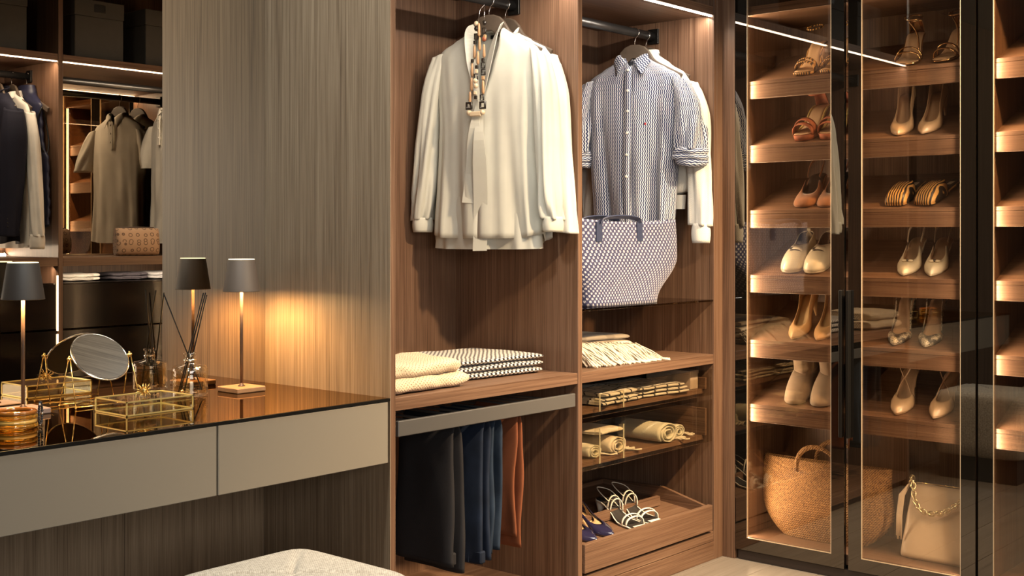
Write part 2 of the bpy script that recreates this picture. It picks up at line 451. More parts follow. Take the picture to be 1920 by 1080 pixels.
u1 = thing('open_wardrobe', 'open walnut wardrobe bay with white blouses above a shelf and trousers below', 'wardrobe', (2.80, 2.77, 0))
part('side_panel', boxes((2.3560, 2.375, FY, 3.07, 0, 2.69)), WZ, u1)
part('cool_lit_face', boxes((2.3535, 2.3558, FY+.0005, 3.07, 0, 2.69), bev=0), LITW, u1, 'walnut face towards the dressing table, cool light in its colour')  # thin sheet added to carry the lit tone of the panel
part('side_panel', boxes((3.212, 3.235, FY, 3.07, 0, 2.69)), WZ, u1)
part('back_panel', boxes((2.375, 3.212, 3.052, 3.07, 0, 2.69)), WZ, u1)
part('shelf', boxes((2.375, 3.212, FY+.002, 3.05, Z0, Z1)), WX, u1)
part('base_board', boxes((2.375, 3.212, FY+.004, 3.05, .035, .072)), WX, u1)
part('plinth', boxes((2.375, 3.212, FY+.03, FY+.05, 0, .034)), WX, u1)
part('top_board', boxes((2.375, 3.212, FY+.002, 3.05, LZ+.002, LZ+.035)), WX, u1)
part('upper_board', boxes((2.375, 3.212, FY+.002, 3.05, 2.65, 2.688)), WX, u1)
part('led_strip', boxes((2.377, 3.210, FY+.006, FY+.018, LZ-.003, LZ+.001), bev=0), LED, u1, 'glowing warm white light strip')
rail(u1, 2.375, 3.212, 2.77, 2.052)
storage_box(2.40, 2.66, 2.62, 2.98, LZ+.036, .26, 'grey lidded storage box above the blouse bay')
storage_box(2.80, 3.10, 2.62, 2.98, LZ+.036, .26, 'wider grey lidded storage box above the blouse bay')

u2 = thing('open_wardrobe', 'open walnut wardrobe bay with striped shirt, glass shelf and drawers', 'wardrobe', (3.652, 2.77, 0))
part('side_panel', boxes((4.069, 4.091, FY, 3.07, 0, 2.69)), WZ, u2)
part('back_panel', boxes((3.235, 4.069, 3.052, 3.07, 0, 2.69)), WZ, u2)
part('shelf', boxes((3.235, 4.069, FY+.002, 3.05, Z0, Z1)), WX, u2)
part('top_board', boxes((3.235, 4.069, FY+.002, 3.05, LZ+.002, LZ+.035)), WX, u2)
part('upper_board', boxes((3.235, 4.069, FY+.002, 3.05, 2.65, 2.688)), WX, u2)
part('led_strip', boxes((3.237, 4.067, FY+.006, FY+.018, LZ-.003, LZ+.001), bev=0), LED, u2, 'glowing warm white light strip')
part('glass_shelf', boxes((3.236, 4.068, FY+.002, 3.05, .998, 1.006), bev=.0008), pane_mat('smoked shelf glass', (.62, .57, .50), .05), u2, 'smoked glass shelf')
part('base_board', boxes((3.235, 4.069, FY+.002, 3.05, .072, .110)), WX, u2)
part('plinth', boxes((3.235, 4.090, FY+.001, FY+.02, 0, .070)), WX, u2)
rail(u2, 3.235, 4.069, 2.77, 2.052)
storage_box(3.45, 3.80, 2.62, 2.98, LZ+.036, .26, 'grey lidded storage box above the striped shirt bay')
fl = thing('corner_filler', 'narrow walnut filler strips closing the corner beside the glass doors', 'panel', (4.11, 2.47, 0))
part('filler_strip', boxes((4.0915, 4.133, FY, FY+.02, 0, 2.69)), WZ, fl)
part('filler_strip', boxes((4.133, 4.155, 2.437, FY+.02, 0, 2.69)), WZ, fl)

# glass fronted drawers of bay two
def glass_drawer(label, z0, z1, zt, front_y):
    t = thing('glass_front_drawer', label, 'drawer', (3.652, 2.75, z0))
    part('tray', boxes((3.245, 4.059, front_y+.034, 3.02, z0+.004, z0+zt)), WX, t)
    part('side_board', boxes((3.245, 3.257, front_y+.02, 3.02, z0+zt, z1-.035)), WY, t)
    part('side_board', boxes((4.047, 4.059, front_y+.02, 3.02, z0+zt, z1-.035)), WY, t)
    part('back_board', boxes((3.257, 4.047, 3.005, 3.02, z0+zt, z1-.03)), WX, t)
    part('front_pane', boxes((3.238, 4.066, front_y, front_y+.008, z0, z1), bev=.0008), GLASSF, t, 'smoked glass drawer front')
    for xx in (3.352, 3.492):
        part('divider_pane', boxes((xx, xx+.005, front_y+.012, front_y+.032, z0+.012, z1-.03), bev=.0005), GLASSC, t, 'clear glass divider')
        part('divider_edge', boxes((xx, xx+.005, front_y+.0095, front_y+.0115, z0+.012, z1-.03), bev=.0), plain('lit glass edge', (.62, .58, .42), .3), t)
    return t
glass_drawer('upper smoked glass drawer holding a black lined cream scarf', .637, .738, .022, FY+.006)
glass_drawer('lower smoked glass drawer holding rolled scarves', .458, .620, .022, FY+.006)
sd = thing('shoe_drawer', 'low pulled-forward walnut shoe drawer with sandals inside', 'drawer', (3.652, 2.75, .112))
part('drawer_front', boxes((3.240, 4.046, FY-.008, FY+.012, .119, .216)), WX, sd)
prof = [(FY+.012, .125), (FY+.012, .214), (2.70, .262), (3.0, .255), (3.0, .125)]
part('side_board', prism_x(nbm(), prof, 4.018, 4.034), WY, sd)
part('side_board', prism_x(nbm(), prof, 3.246, 3.262), WY, sd)
part('back_board', boxes((3.262, 4.018, 2.985, 3.0, .125, .255)), WX, sd)
part('sloped_base', prism_x(nbm(), [(FY+.013, .172), (FY+.013, .184), (2.985, .238), (2.985, .226)], 3.262, 4.018), WX, sd)
part('heel_stop', prism_x(nbm(), [(2.66, .206), (2.66, .240), (2.675, .242), (2.675, .208)], 3.30, 3.95), WX, sd)

# ------------------------------------------------------------------ trouser rack
tr = thing('trouser_rack', 'pull-out grey metal trouser rack under the blanket shelf', 'rack', (2.80, 2.75, .68))
part('front_rail', boxes((2.390, 3.204, FY+.004, FY+.018, .682, .7265), bev=.002), ALU, tr)
part('rear_rail', boxes((2.390, 3.204, 2.96, 2.97, .69, .715), bev=.002), ALU, tr)
RODX = [2.425+.058*i for i in range(14)]
for x in RODX:
    part('rod', tube(nbm(), [(x, FY+.019, .700), (x, 2.959, .700)], .0045, 8), ALU, tr)

# ------------------------------------------------------------------ dressing table, wall mirror
dk = thing('dressing_table', 'wall-hung dressing table with bronze mirrored top and grey drawers', 'table', (1.62, 2.77, .60))
part('tabletop', boxes((.90, 2.352, FY+.001, 3.053, .789, .797), bev=.0008), MIRT, dk, 'bronze mirrored top')
part('top_edge', boxes((.90, 2.352, FY-.0015, FY+.0008, .789, .7962), bev=0), BLACK, dk)
part('carcass', boxes((.90, 2.351, FY+.021, 3.052, .618, .788)), plain('dark drawer body', (.04, .034, .03), .6), dk)
for a, b in ((.90, 1.7735), (1.7785, 2.346)):
    part('drawer_front', boxes((a, b, FY, FY+.019, .616, .787), bev=.0015), PAINT, dk, 'warm grey lacquered drawer front')
wp = thing('wall_panel', 'dark walnut panelling under the dressing table', 'panel', (1.6, 3.065, 0))
for i in range(3):
    part('panel_board', boxes((.90+i*.484, .90+i*.484+.483, 3.056, 3.074, 0, .786)), LITW, wp)  # painted lit tone of the side panel carried under the table
wm = thing('wall_mirror', 'large frameless bronze mirror on the wall behind the dressing table', 'mirror', (1.62, 3.06, .797))
part('mirror_sheet', boxes((.90, 2.3525, 3.054, 3.060, .7975, 2.69), bev=0), MIRR, wm)
struct('trim_1', boxes((-1.6, .898, 3.05, 3.074, 0, 2.69)), WZ)

# ------------------------------------------------------------------ glazed shoe cabinets on the right
DX = 4.133; SX = 4.190; BX = 4.53
TOPS = [1.853, 1.604, 1.351, 1.100, .848, .598]
SLOPE = .42
def shoe_cabinet(label, ya, yb):
    """ya > yb"""
    t = thing('glazed_shoe_cabinet', label, 'cabinet', (4.35, (ya+yb)/2, 0))
    part('side_panel', boxes((DX+.024, 4.55, ya-.020, ya, .088, 2.69)), WZ, t)
    part('side_panel', boxes((DX+.024, 4.55, yb, yb+.020, .088, 2.69)), WZ, t)
    part('back_panel', boxes((BX, 4.55, yb+.02, ya-.02, .088, 2.69)), WZ, t)
    part('base_board', boxes((DX+.024, BX, yb+.02, ya-.02, .050, .088)), WY, t)
    part('plinth', boxes((DX+.012, DX+.03, yb, ya, 0, .036)), plain('dark bronze plinth', (.035, .024, .020), .35), t)
    part('top_board', boxes((DX+.03, BX, yb+.02, ya-.02, 2.105, 2.14)), WY, t)
    part('upper_board', boxes((DX+.024, BX, yb+.02, ya-.02, 2.655, 2.69)), WY, t)
    for zt in TOPS:
        part('shoe_shelf', prism_y(nbm(), [(SX, zt-.013), (SX, zt), (SX+.012, zt), (BX-.002, zt+(BX-SX-.014)*SLOPE), (BX-.002, zt+(BX-SX-.014)*SLOPE-.018), (SX+.012, zt-.02)], yb+.021, ya-.021), WY, t)
        part('shelf_front', boxes((SX, SX+.018, yb+.021, ya-.021, zt-.068, zt-.0145)), WY, t)
    part('light_baffle', boxes((DX+.0242, DX+.0272, ya-.031, ya-.0205, .088, 2.10), bev=0), BLACK, t)  # added cover that keeps the glowing strip out of the mirror view
    part('led_strip', boxes((DX+.028, DX+.036, ya-.0265, ya-.0205, .09, 2.10), bev=0), LEDV, t, 'glowing vertical light strip')
    part('light_baffle', boxes((DX+.0145, DX+.0155, yb+.0005, yb+.0145, .088, 2.11), bev=0), BLACK, t)  # second added cover, hides the strip on the other side
    part('led_strip', boxes((DX+.016, DX+.0235, yb+.003, yb+.010, .09, 2.10), bev=0), LEDV, t, 'glowing vertical light strip')
    return t
shoe_cabinet('glazed walnut shoe cabinet nearest the corner, lit from its sides', 2.430, 1.548)
shoe_cabinet('empty glazed shoe cabinet at the right edge of the picture', 1.486, .60)
def glass_door(label, ya, yb, handle=None, rim=.050):
    t = thing('glass_door', label, 'door', (DX+.01, (ya+yb)/2, .04))
    z0, z1 = .040, 2.69; r = rim; x0, x1 = DX, DX+.006
    part('clear_pane', boxes((x0+.0002, x1, yb+r, ya-r, z0+.048, z1-.05), bev=0), GLASSD, t, 'bronze tinted glass')
    part('rim_pane', boxes((x0, x1, ya-r, ya, z0, z1), bev=0), RIMG, t)
    part('rim_pane', boxes((x0, x1, yb, yb+r, z0, z1), bev=0), RIMG, t)
    part('rim_pane', boxes((x0, x1, yb+r, ya-r, z0, z0+.048), bev=0), RIMG, t)
    part('rim_pane', boxes((x0, x1, yb+r, ya-r, z1-.05, z1), bev=0), RIMG, t)
    e = .0022
    part('edge_profile', boxes((x0-.0008, x1, ya-r-e, ya-r, z0+.048, z1-.05), (x0-.0008, x1, yb+r, yb+r+e, z0+.048, z1-.05),
                               (x0-.0008, x1, yb+r+e, ya-r-e, z0+.048, z0+.048+e), bev=0), TRIMM, t, 'thin champagne metal profile')
    part('door_frame', boxes((x1, x1+.014, ya-.012, ya-.001, z0, z1), (x1, x1+.014, yb+.001, yb+.012, z0, z1), (x1, x1+.014, yb+.012, ya-.012, z0, z0+.012), bev=0), BLACK, t)
    if handle:
        hy = yb+.006 if handle == 'r' else ya-.006
        part('handle', boxes((x0-.022, x0-.0005, hy-.0065, hy+.0065, .52, 1.055), bev=.002), BLACK, t, 'long black bar handle')
    return t
glass_door('left glass door of the shoe cabinet, hinged beside the corner', 2.434, 1.9835, 'r')
glass_door('middle glass door of the shoe cabinet, in front of the chain bag', 1.967, 1.508, 'l')
glass_door('right glass door, cut by the picture edge', 1.499, 1.045, 'r')
glass_door('far right glass door outside the picture', 1.041, .60, None)

# ------------------------------------------------------------------ opposite wardrobe (seen in the mirror)
OY = .56
o1 = thing('open_wardrobe', 'dark walnut wardrobe bay with navy blazer, seen in the wall mirror', 'wardrobe', (2.52, .28, 0))
part('side_panel', boxes((2.40, 2.423, .0, OY, 0, 2.69)), WZ, o1)
part('side_panel', boxes((3.030, 3.054, .0, OY, 0, 2.69)), WZ, o1)
part('back_panel', boxes((2.423, 3.030, .0, .018, 0, 2.69)), WZ, o1)
o2 = thing('open_wardrobe', 'walnut wardrobe bay with bronze mirror back and polo shirts, seen in the wall mirror', 'wardrobe', (3.59, .28, 0))
part('side_panel', boxes((4.105, 4.128, .0, OY, 0, 2.69)), WZ, o2)
part('back_panel', boxes((3.0545, 4.105, .0, .018, 0, 2.69)), WZ, o2)
part('mirror_back', boxes((3.057, 4.10, .0185, .024, 1.150, 2.103), bev=0), MIRR, o2, 'bronze mirror lining the back of the bay')
for u, a, b in ((o1, 2.423, 3.030), (o2, 3.0545, 4.105)):
    part('shelf', boxes((a+.001, b-.001, .0185, OY-.002, 1.105, 1.148)), WX, u)
    part('top_board', boxes((a+.001, b-.001, .0185, OY-.002, LZ+.002, LZ+.035)), WX, u)
    part('base_board', boxes((a+.001, b-.001, .0185, OY-.002, .06, .09)), WX, u)
    part('plinth', boxes((a+.001, b-.001, OY-.04, OY-.02, 0, .06)), WX, u)
    part('led_strip', boxes((a+.003, b-.003, OY-.018, OY-.006, LZ-.003, LZ+.001), bev=0), LED, u, 'glowing warm white light strip')
    rail(u, a, b, .28, 2.052)
    if u is o1: part('shelf_led', boxes((a+.005, b-.005, .030, .042, 1.1485, 1.1545), bev=0), LED, u, 'glowing light strip along the shelf back')
    for z0, z1 in ((.80, 1.015), (.56, .79), (.32, .55), (.10, .31)):
        d = part('glass_drawer_front', boxes((a+.004, b-.004, OY-.014, OY-.006, z0, z1), bev=0), BGLASS, u, 'black glass drawer front')
    part('glass_lid', boxes((a+.004, b-.004, .03, OY-.016, 1.016, 1.022), bev=0), BGLASS, u)
part('led_strip', boxes((3.0225, 3.0295, OY-.0045, OY+.001, .79, 1.06), bev=0), LEDV, o1, 'glowing vertical light strip')
part('led_strip', boxes((3.0225, 3.0295, OY-.0045, OY+.001, .62, .775), bev=0), LEDV, o1, 'glowing vertical light strip')
storage_box(2.50, 2.90, .15, .50, LZ+.036, .30, 'wide grey storage box above the navy blazer, in the mirror')
storage_box(3.15, 3.42, .15, .50, LZ+.036, .30, 'grey storage box above the polo shirts, in the mirror')
storage_box(3.55, 3.85, .15, .50, LZ+.036, .30, 'second grey storage box above the polo shirts, beside the panel edge in the mirror')
for x0, m, lab in ((3.12, plain('folded white cotton', (.62, .60, .56), .8, noisy=.05), 'folded white shirt on the glass lid, left end, in the mirror'),
                   (3.40, plain('folded dark cotton', (.05, .045, .06), .8, noisy=.1), 'folded dark top on the glass lid, in the mirror'),
                   (3.62, plain('folded pale cotton', (.52, .53, .56), .8, noisy=.05), 'folded pale top on the glass lid, right end, in the mirror')):
    bm = nbm()
    for j in range(2):
        rings = []
        for a in range(17):
            v = a/16; yy = .30+.24*(v-.5)*1.0; e = sqrt(max(0, 1-(2*v-1)**6))*.5+.5
            ring = []
            for q in range(24):
                th = 2*pi*q/24; cx, cz = cos(th), sin(th)
                px = math.copysign(abs(cx)**.35, cx)*.115*e; pz = math.copysign(abs(cz)**.6, cz)*.010*e
                ring.append((x0+.12+px, yy+.004*sin(9*px*40), 1.0335+j*.018+pz+.002*sin(px*60+v*9+j)))
            rings.append(ring)
        loft(bm, rings, True, True, True)
    solo('folded_shirt', bm, m, lab, 'shirt')

# ------------------------------------------------------------------ garments
HW = plain('dark hanger wood', (.085, .062, .045), .45, noisy=.12)
def hanger(x, y, yaw, label, z=2.052, tip=.205, ygrp=None):
    t = thing('clothes_hanger', label, 'hanger', (x, y, z), (0, 0, yaw), ygrp)
    bm = nbm(); pts = []; ups = []; ws = []
    n = 28
    for i in range(n+1):
        s = -1+2*i/n; a = abs(s)
        pts.append((s*tip*.93, .012*a*a, -.076-.018*smoothstep(.12, .36, a)-.100*max(0, a-.10))); ups.append((0, 0, 1)); ws.append(.026+.030*(1-smoothstep(.16, .5, a)))
    band(bm, pts, ups, ws, .013)
    b = part('hanger_arms', bm, HW, t, smooth=False, local=True)
    m = b.modifiers.new('round', 'BEVEL'); m.width = .004; m.segments = 2
    hp = [(0, 0, -.05), (0, 0, -.035), (.004, 0, -.0245)]+[(.0185*sin(pi-k*pi*1.35/12+.0)*1.0+.0, 0, -.0185*cos(k*pi*1.35/12)) for k in range(1, 13)]
    part('hook', tube(nbm(), hp, .0017, 6), STEEL, t, local=True)
    return t

def gbody(bm, prof, gap=None, nfold=7, amp=.010, seed=0, n=96, asym=0.0):
    """prof: (z, half width, half depth) from hem upward; gap(z) half opening at the front"""
    rings = []; r = random.Random(seed); ph = [r.uniform(0, 6.28) for _ in range(6)]
    zs = []
    steps = 46
    zmin, zmax = prof[0][0], prof[-1][0]
    for k in range(steps+1):
        s = k/steps; zs.append(zmin+(zmax-zmin)*(1-(1-s)**1.25))
    W = [(p[0], p[1]) for p in prof]; D = [(p[0], p[2]) for p in prof]
    for z in zs:
        ww, dd = interp(W, z), interp(D, z)
        g = gap(z) if gap else 0
        a0 = math.asin(min(.97, g/max(ww, 1e-4))) if g > 0 else .0005
        down = smoothstep(prof[-2][0], zmin, z) if False else min(1, max(0, (zmax-.05-z)/(zmax-zmin)))
        A = amp*(.12+1.1*down**1.1)
        ring = []
        for i in range(n+1):
            a = a0+(2*pi-2*a0)*i/n
            cx, cy = sin(a), -cos(a)
            x = ww*math.copysign(abs(cx)**.88, cx); y = dd*math.copysign(abs(cy)**.8, cy)
            f = sin(a*nfold+ph[0]+1.1*sin(z*5+ph[1]))+.6*sin(a*(nfold*2-1)+ph[2]+1.4*sin(z*4+ph[3]))+.35*sin(a*(nfold*3+2)+ph[4]+z*6)
            side = .35+.65*abs(cy)
            y += math.copysign(1, cy if abs(cy) > .05 else 1)*f*A*side*(1 if abs(cy) > .12 else abs(cy)/.12)
            x += A*.55*cos(a*5+ph[5]+z*3)*(1-abs(cy))
            y += .006*noise.noise(Vector((x*9+seed, y*9, z*7)))
            zz = z+asym*(-1 if cy < 0 else 1)*down*.02
            zz += .030*abs(cx)**5*down**9
            ring.append((x, y, zz))
        rings.append(ring)
    loft(bm, rings, False)
    return bm
def gsleeve(bm, path, rx, ry, seed=0, amp=.006, n=36, steps=34, nf=5, close_top=True):
    r = random.Random(seed+99); ph = [r.uniform(0, 6.28) for _ in range(4)]
    rings = []
    m = len(path)-1
    for k in range(steps+1):
        s = k/steps*m; i = min(int(s), m-1); f = s-i
        f2 = f
        P = [path[i][j]*(1-f2)+path[i+1][j]*f2 for j in range(3)]
        a, b = rx[i]*(1-f)+rx[i+1]*f, ry[i]*(1-f)+ry[i+1]*f
        sm = k/steps
        ring = []
        for q in range(n):
            th = 2*pi*q/n
            ff = 1+(amp*(.4+sm)*(sin(th*nf+ph[0]+2.0*sin(sm*4+ph[1]))+.6*sin(th*(nf+4)+ph[2]+sm*5)))/max(a, .02)
            ring.append((P[0]+a*cos(th)*ff, P[1]+b*sin(th)*ff, P[2]+.010*cos(th)*(1 if path[0][0] < 0 else -1)*(1 if close_top and k < 3 else .3)))
        rings.append(ring)
    loft(bm, rings, True)
    return bm
def sleeve_shift(path): # smooth catmull resample
    P = [Vector(p) for p in path]; out = []
    for i in range(len(P)-1):
        a, b, c, d = P[max(i-1, 0)], P[i], P[i+1], P[min(i+2, len(P)-1)]
        for k in range(4):
            t = k/4
            out.append(tuple(.5*((2*b)+(c-a)*t+(2*a-5*b+4*c-d)*t*t+(3*b-a-3*c+d)*t**3)))
    out.append(tuple(P[-1])); return out
def rs(v, n): # resample list of radii to n entries
    return [interp([(i/(len(v)-1), x) for i, x in enumerate(v)], k/(n-1)) for k in range(n)]
def add_sleeve(t, side, mat, pts, rx, ry, seed=0, amp=.006, cuff=None, name='sleeve', cuffmat=None, nf=5):
    path = sleeve_shift([(side*p[0], p[1], p[2]) for p in pts]); nn = len(path)
    o = part(name, gsleeve(nbm(), path, rs(rx, nn), rs(ry, nn), seed, amp, nf=nf), mat, t, local=True)
    solidify(o, .0012)
    if cuff:
        h, r1, r2 = cuff; e = Vector(path[-1]); bm = nbm(); rings = []
        for k in range(7):
            f = k/6; ring = []
            bul = 1+.10*sin(f*pi)
            for q in range(32):
                th = 2*pi*q/32; ring.append((e.x+r1*cos(th)*bul, e.y+r2*sin(th)*bul*(1+.05*sin(3*th)), e.z+.008-h*f))
            rings.append(ring)
        loft(bm, rings, True)
        c = part('cuff', bm, cuffmat or mat, t, local=True); solidify(c, .003)
    return o
def buttons(t, xs, y0, zs, mat, r=.0055, yf=None):
    for z in zs:
        yy = yf(z) if yf else y0
        part('button', lathe(nbm(), [(r, -.001), (r, .001), (r*.6, .0016)], 12), mat, t, local=True).matrix_local = Matrix.Translation((xs, yy, z)) @ Matrix.Rotation(R(90), 4, 'X')

# blouse one ------------------------------------------------
def pleat_white(name, c): return cloth(name, c, trans=.22, weave=1500, bumpd=.0002, rough=.6, sheen=.15, var=.03)
SILK = pleat_white('ivory silk', (.62, .605, .53)); SILK2 = pleat_white('white crepe', (.68, .67, .62))
def blouse():
    hanger(3.078, 2.77, R(-76), 'dark wooden hanger inside the ivory blouse with the necklace')
    t = thing('blouse', 'ivory silk blouse with loose neck ties, front garment of the first bay', 'blouse', (3.078, 2.77, 2.052), (0, 0, R(-76)))
    prof = [(-.82, .205, .075), (-.66, .196, .068), (-.42, .185, .060), (-.27, .192, .055), (-.195, .198, .050), (-.165, .178, .046), (-.135, .125, .042), (-.112, .082, .040), (-.098, .062, .038)]
    gap = lambda z: max(0, interp([(-.36, 0), (-.34, .002), (-.24, .032), (-.16, .052), (-.098, .060)], z))
    b = part('bodice', gbody(nbm(), prof, gap, nfold=6, amp=.012, seed=3, asym=-.6), SILK, t, local=True); solidify(b, .001)
    # under layer hanging lower
    prof2 = [(-.845, .200, .060), (-.74, .194, .056), (-.62, .186, .05)]
    u = part('lining', gbody(nbm(), prof2, None, nfold=5, amp=.012, seed=8), SILK, t, local=True)
    sl = [(.185, .0, -.180), (.212, -.004, -.30), (.228, -.010, -.48), (.240, -.018, -.66), (.250, -.022, -.745)]
    for s in (-1, 1):
        add_sleeve(t, s, SILK, sl, [.026, .035, .034, .033, .028], [.040, .052, .055, .052, .040], 4+s, .006, (.050, .029, .040))
    # turned stand collar and lapel edges
    for s in (-1, 1):
        pts = [(s*.001, -.062, -.352), (s*.016, -.064, -.30), (s*.032, -.061, -.22), (s*.046, -.052, -.15), (s*.053, -.036, -.108), (s*.050, -.004, -.092), (s*.032, .026, -.086), (0, .036, -.084)]
        pts = sleeve_shift(pts)
        ups = [(s*(.55-.0*k), -.35+.3*k/len(pts), .25+.9*k/len(pts)) for k in range(len(pts))]
        c = part('collar', band(nbm(), pts, ups, [.010+.026*min(1, k/8) for k in range(len(pts))], .0016), SILK, t, local=True, smooth=False)
    # neck ties
    for x0, x1, zt, zb, wd, yy in ((-.004, -.028, -.345, -.69, .050, -.084), (.004, .016, -.34, -.850, .050, -.088)):
        pts = [(x0+(x1-x0)*f+.006*sin(f*5), yy+.022*(1-min(1, f*4))-.010*sin(f*6), zt+(zb-zt)*f) for f in [k/18 for k in range(19)]]
        c = part('neck_tie', band(nbm(), pts, (1, .12, 0), [.020+(wd-.020)*smoothstep(0, .5, k/18) for k in range(19)], .0016), SILK, t, local=True, smooth=False)
    part('neck_label', boxes((-.012, .012, .0335, .0345, -.125, -.112), bev=0), BLACK, t, local=True, label='small black neck label')
    return t
blouse()
def blouse_two():
    hanger(3.168, 2.775, R(-88), 'dark wooden hanger inside the plain white blouse by the divider')
    t = thing('blouse', 'plain white blouse hanging behind the ivory one, against the divider', 'blouse', (3.168, 2.775, 2.052), (0, 0, R(-88)))
    prof = [(-.82, .20, .028), (-.6, .19, .028), (-.27, .192, .028), (-.200, .200, .028), (-.165, .175, .028), (-.135, .120, .028), (-.105, .066, .026)]
    b = part('bodice', gbody(nbm(), prof, lambda z: max(0, (z+.2)*.3), nfold=6, amp=.005, seed=13), SILK2, t, local=True); solidify(b, .001)
    sl = [(.190, .0, -.185), (.225, -.002, -.32), (.242, -.004, -.50), (.262, -.004, -.70), (.268, -.004, -.79)]
    for s in (-1, 1):
        add_sleeve(t, s, SILK2, sl, [.030, .045, .040, .037, .036], [.026, .030, .030, .028, .030], 14+s, .003)
    for s in (-1, 1):
        pts = sleeve_shift([(s*.005, -.030, -.20), (s*.045, -.028, -.14), (s*.064, -.018, -.104), (s*.045, .02, -.092), (0, .026, -.088)])
        part('collar', band(nbm(), pts, (s*.4, -.2, .9), .026, .002), SILK2, t, local=True, smooth=True)
blouse_two()

# striped shirt ---------------------------------------------
STRIPE = cloth('fine blue stripe cotton', (1, 1, 1), trans=.10, weave=1200, bumpd=.0002, rough=.75, pattern=pat_stripe)
WOOLW = cloth('cream knitted wool', (.70, .67, .60), weave=420, bumpd=.0010, rough=.9, var=.03)
PEARL = plain('pearl button', (.80, .77, .70), .25)
def collar_flap(t, mat, s, neck=(.012, -.046, -.118), side=(.060, -.018, -.088), tip=(.052, -.062, -.178), back=(.030, .034, -.078), th=.0016):
    """pointed shirt collar leaf"""
    bm = nbm(); uvl = bm.loops.layers.uv.verify()
    N, S_, T, B = [Vector((s*p[0], p[1], p[2])) for p in (neck, side, tip, back)]
    low_side = S_+Vector((s*.014, -.006, -.035)); low_back = B+Vector((0, .010, -.036)); mb = Vector((0, .040, -.076)); lmb = Vector((0, .050, -.112))
    top = [N, S_*.6+N*.4+Vector((s*.004, -.008, .004)), S_, B, mb]; bot = [T, T*.35+low_side*.65, low_side, low_back, lmb]
    rows = 5; G = []
    tp = sleeve_shift(top); bt = sleeve_shift(bot)
    for a, b in zip(tp, bt):
        a, b = Vector(a), Vector(b); row = []
        for k in range(rows):
            f = k/(rows-1); p = a.lerp(b, f)+Vector((0, -.006 if p_front(a) else .004, .004))*sin(f*pi); row.append(bm.verts.new(p))
        G.append(row)
    for i in range(len(G)-1):
        for k in range(rows-1):
            f = bm.faces.new((G[i][k], G[i+1][k], G[i+1][k+1], G[i][k+1])); f.smooth = True
            for lp in f.loops: lp[uvl].uv = (lp.vert.co.x*.8+lp.vert.co.z*.7, lp.vert.co.z*.8-lp.vert.co.x*.7)
    o = part('collar', bm, mat, t, local=True); solidify(o, th, 1); return o
def p_front(a): return a.y < 0
def striped_shirt():
    X, Y, yw = 3.935, 2.77, R(-77)
    hanger(X, Y, yw, 'dark wooden hanger inside the blue striped shirt')
    t = thing('shirt', 'blue and white striped button-down shirt with rolled sleeves', 'shirt', (X, Y, 2.052), (0, 0, yw))
    prof = [(-.86, .150, .060), (-.66, .166, .062), (-.42, .184, .060), (-.28, .192, .056), (-.21, .200, .050), (-.175, .182, .046), (-.145, .130, .042), (-.118, .080, .040), (-.104, .058, .038)]
    b = part('shirt_body', gbody(nbm(), prof, lambda z: max(0, (z+.145)*.5), nfold=6, amp=.017, seed=21), STRIPE, t, local=True); solidify(b, .001)
    sl = [(.188, .0, -.190), (.218, -.006, -.28), (.232, -.012, -.38), (.236, -.016, -.47)]
    for s in (-1, 1):
        add_sleeve(t, s, STRIPE, sl, [.032, .052, .056, .054], [.042, .058, .060, .058], 24+s, .007)
        bm = nbm()
        for j in range(3): # rolled cuff bulges
            torus(bm, (s*.238, -.018, -.475-.022*j), .052-.004*(j == 2), .014, (s*.08, -.04, 1), 30, 10)
        for v in bm.verts: v.co += Vector((1, 1, .6))*noise.noise(v.co*26)*.012
        part('rolled_cuff', bm, STRIPE, t, local=True)
    fr = lambda z: -(interp([(-.86, .068), (-.42, .062), (-.28, .058), (-.145, .046)], z)+.012)
    pts = [(.0, fr(z)-.004+.004*sin(z*14), z) for z in [-.140-.69*k/24 for k in range(25)]]
    pk = part('placket', band(nbm(), pts, (1, 0, 0), .030, .003), STRIPE, t, local=True, smooth=True)
    buttons(pk, 0, 0, [-.155, -.235, -.315, -.40, -.485, -.57], PEARL, .0055, lambda z: fr(z)-.007+.004*sin(z*14))
    for s in (-1, 1): collar_flap(t, STRIPE, s)
    part('chest_emblem', boxes((.068, .080, -.081, -.0795, -.372, -.364), bev=0), plain('navy emblem', (.02, .02, .06), .6), t, 'small navy chest emblem', local=True)
    part('chest_emblem', boxes((.074, .080, -.0816, -.0808, -.372, -.364), bev=0), plain('red emblem', (.45, .03, .04), .6), t, 'small red and white half of the chest emblem', local=True)
striped_shirt()
def sweater():
    X, Y, yw = 4.020, 2.775, R(-88)
    hanger(X, Y, yw, 'dark wooden hanger inside the cream sweatshirt')
    t = thing('sweatshirt', 'cream white sweatshirt hanging behind the striped shirt', 'sweatshirt', (X, Y, 2.052), (0, 0, yw))
    prof = [(-.64, .185, .034), (-.60, .200, .036), (-.5, .200, .034), (-.28, .200, .034), (-.205, .205, .032), (-.165, .180, .030), (-.125, .115, .030), (-.085, .062, .028), (-.062, .055, .027)]
    b = part('sweater_body', gbody(nbm(), prof, None, nfold=5, amp=.004, seed=31), WOOLW, t, local=True); solidify(b, .003)
    sl = [(.196, .0, -.195), (.232, -.004, -.32), (.246, -.010, -.48), (.258, -.016, -.64), (.262, -.020, -.76)]
    for s in (-1, 1):
        add_sleeve(t, s, WOOLW, sl, [.036, .052, .048, .044, .042], [.030, .036, .036, .034, .030], 34+s, .006, (.075, .034, .027))
    part('hem_rib', gbody(nbm(), [(-.695, .180, .030), (-.64, .184, .034)], None, nfold=22, amp=.001, seed=3), WOOLW, t, local=True)
sweater()

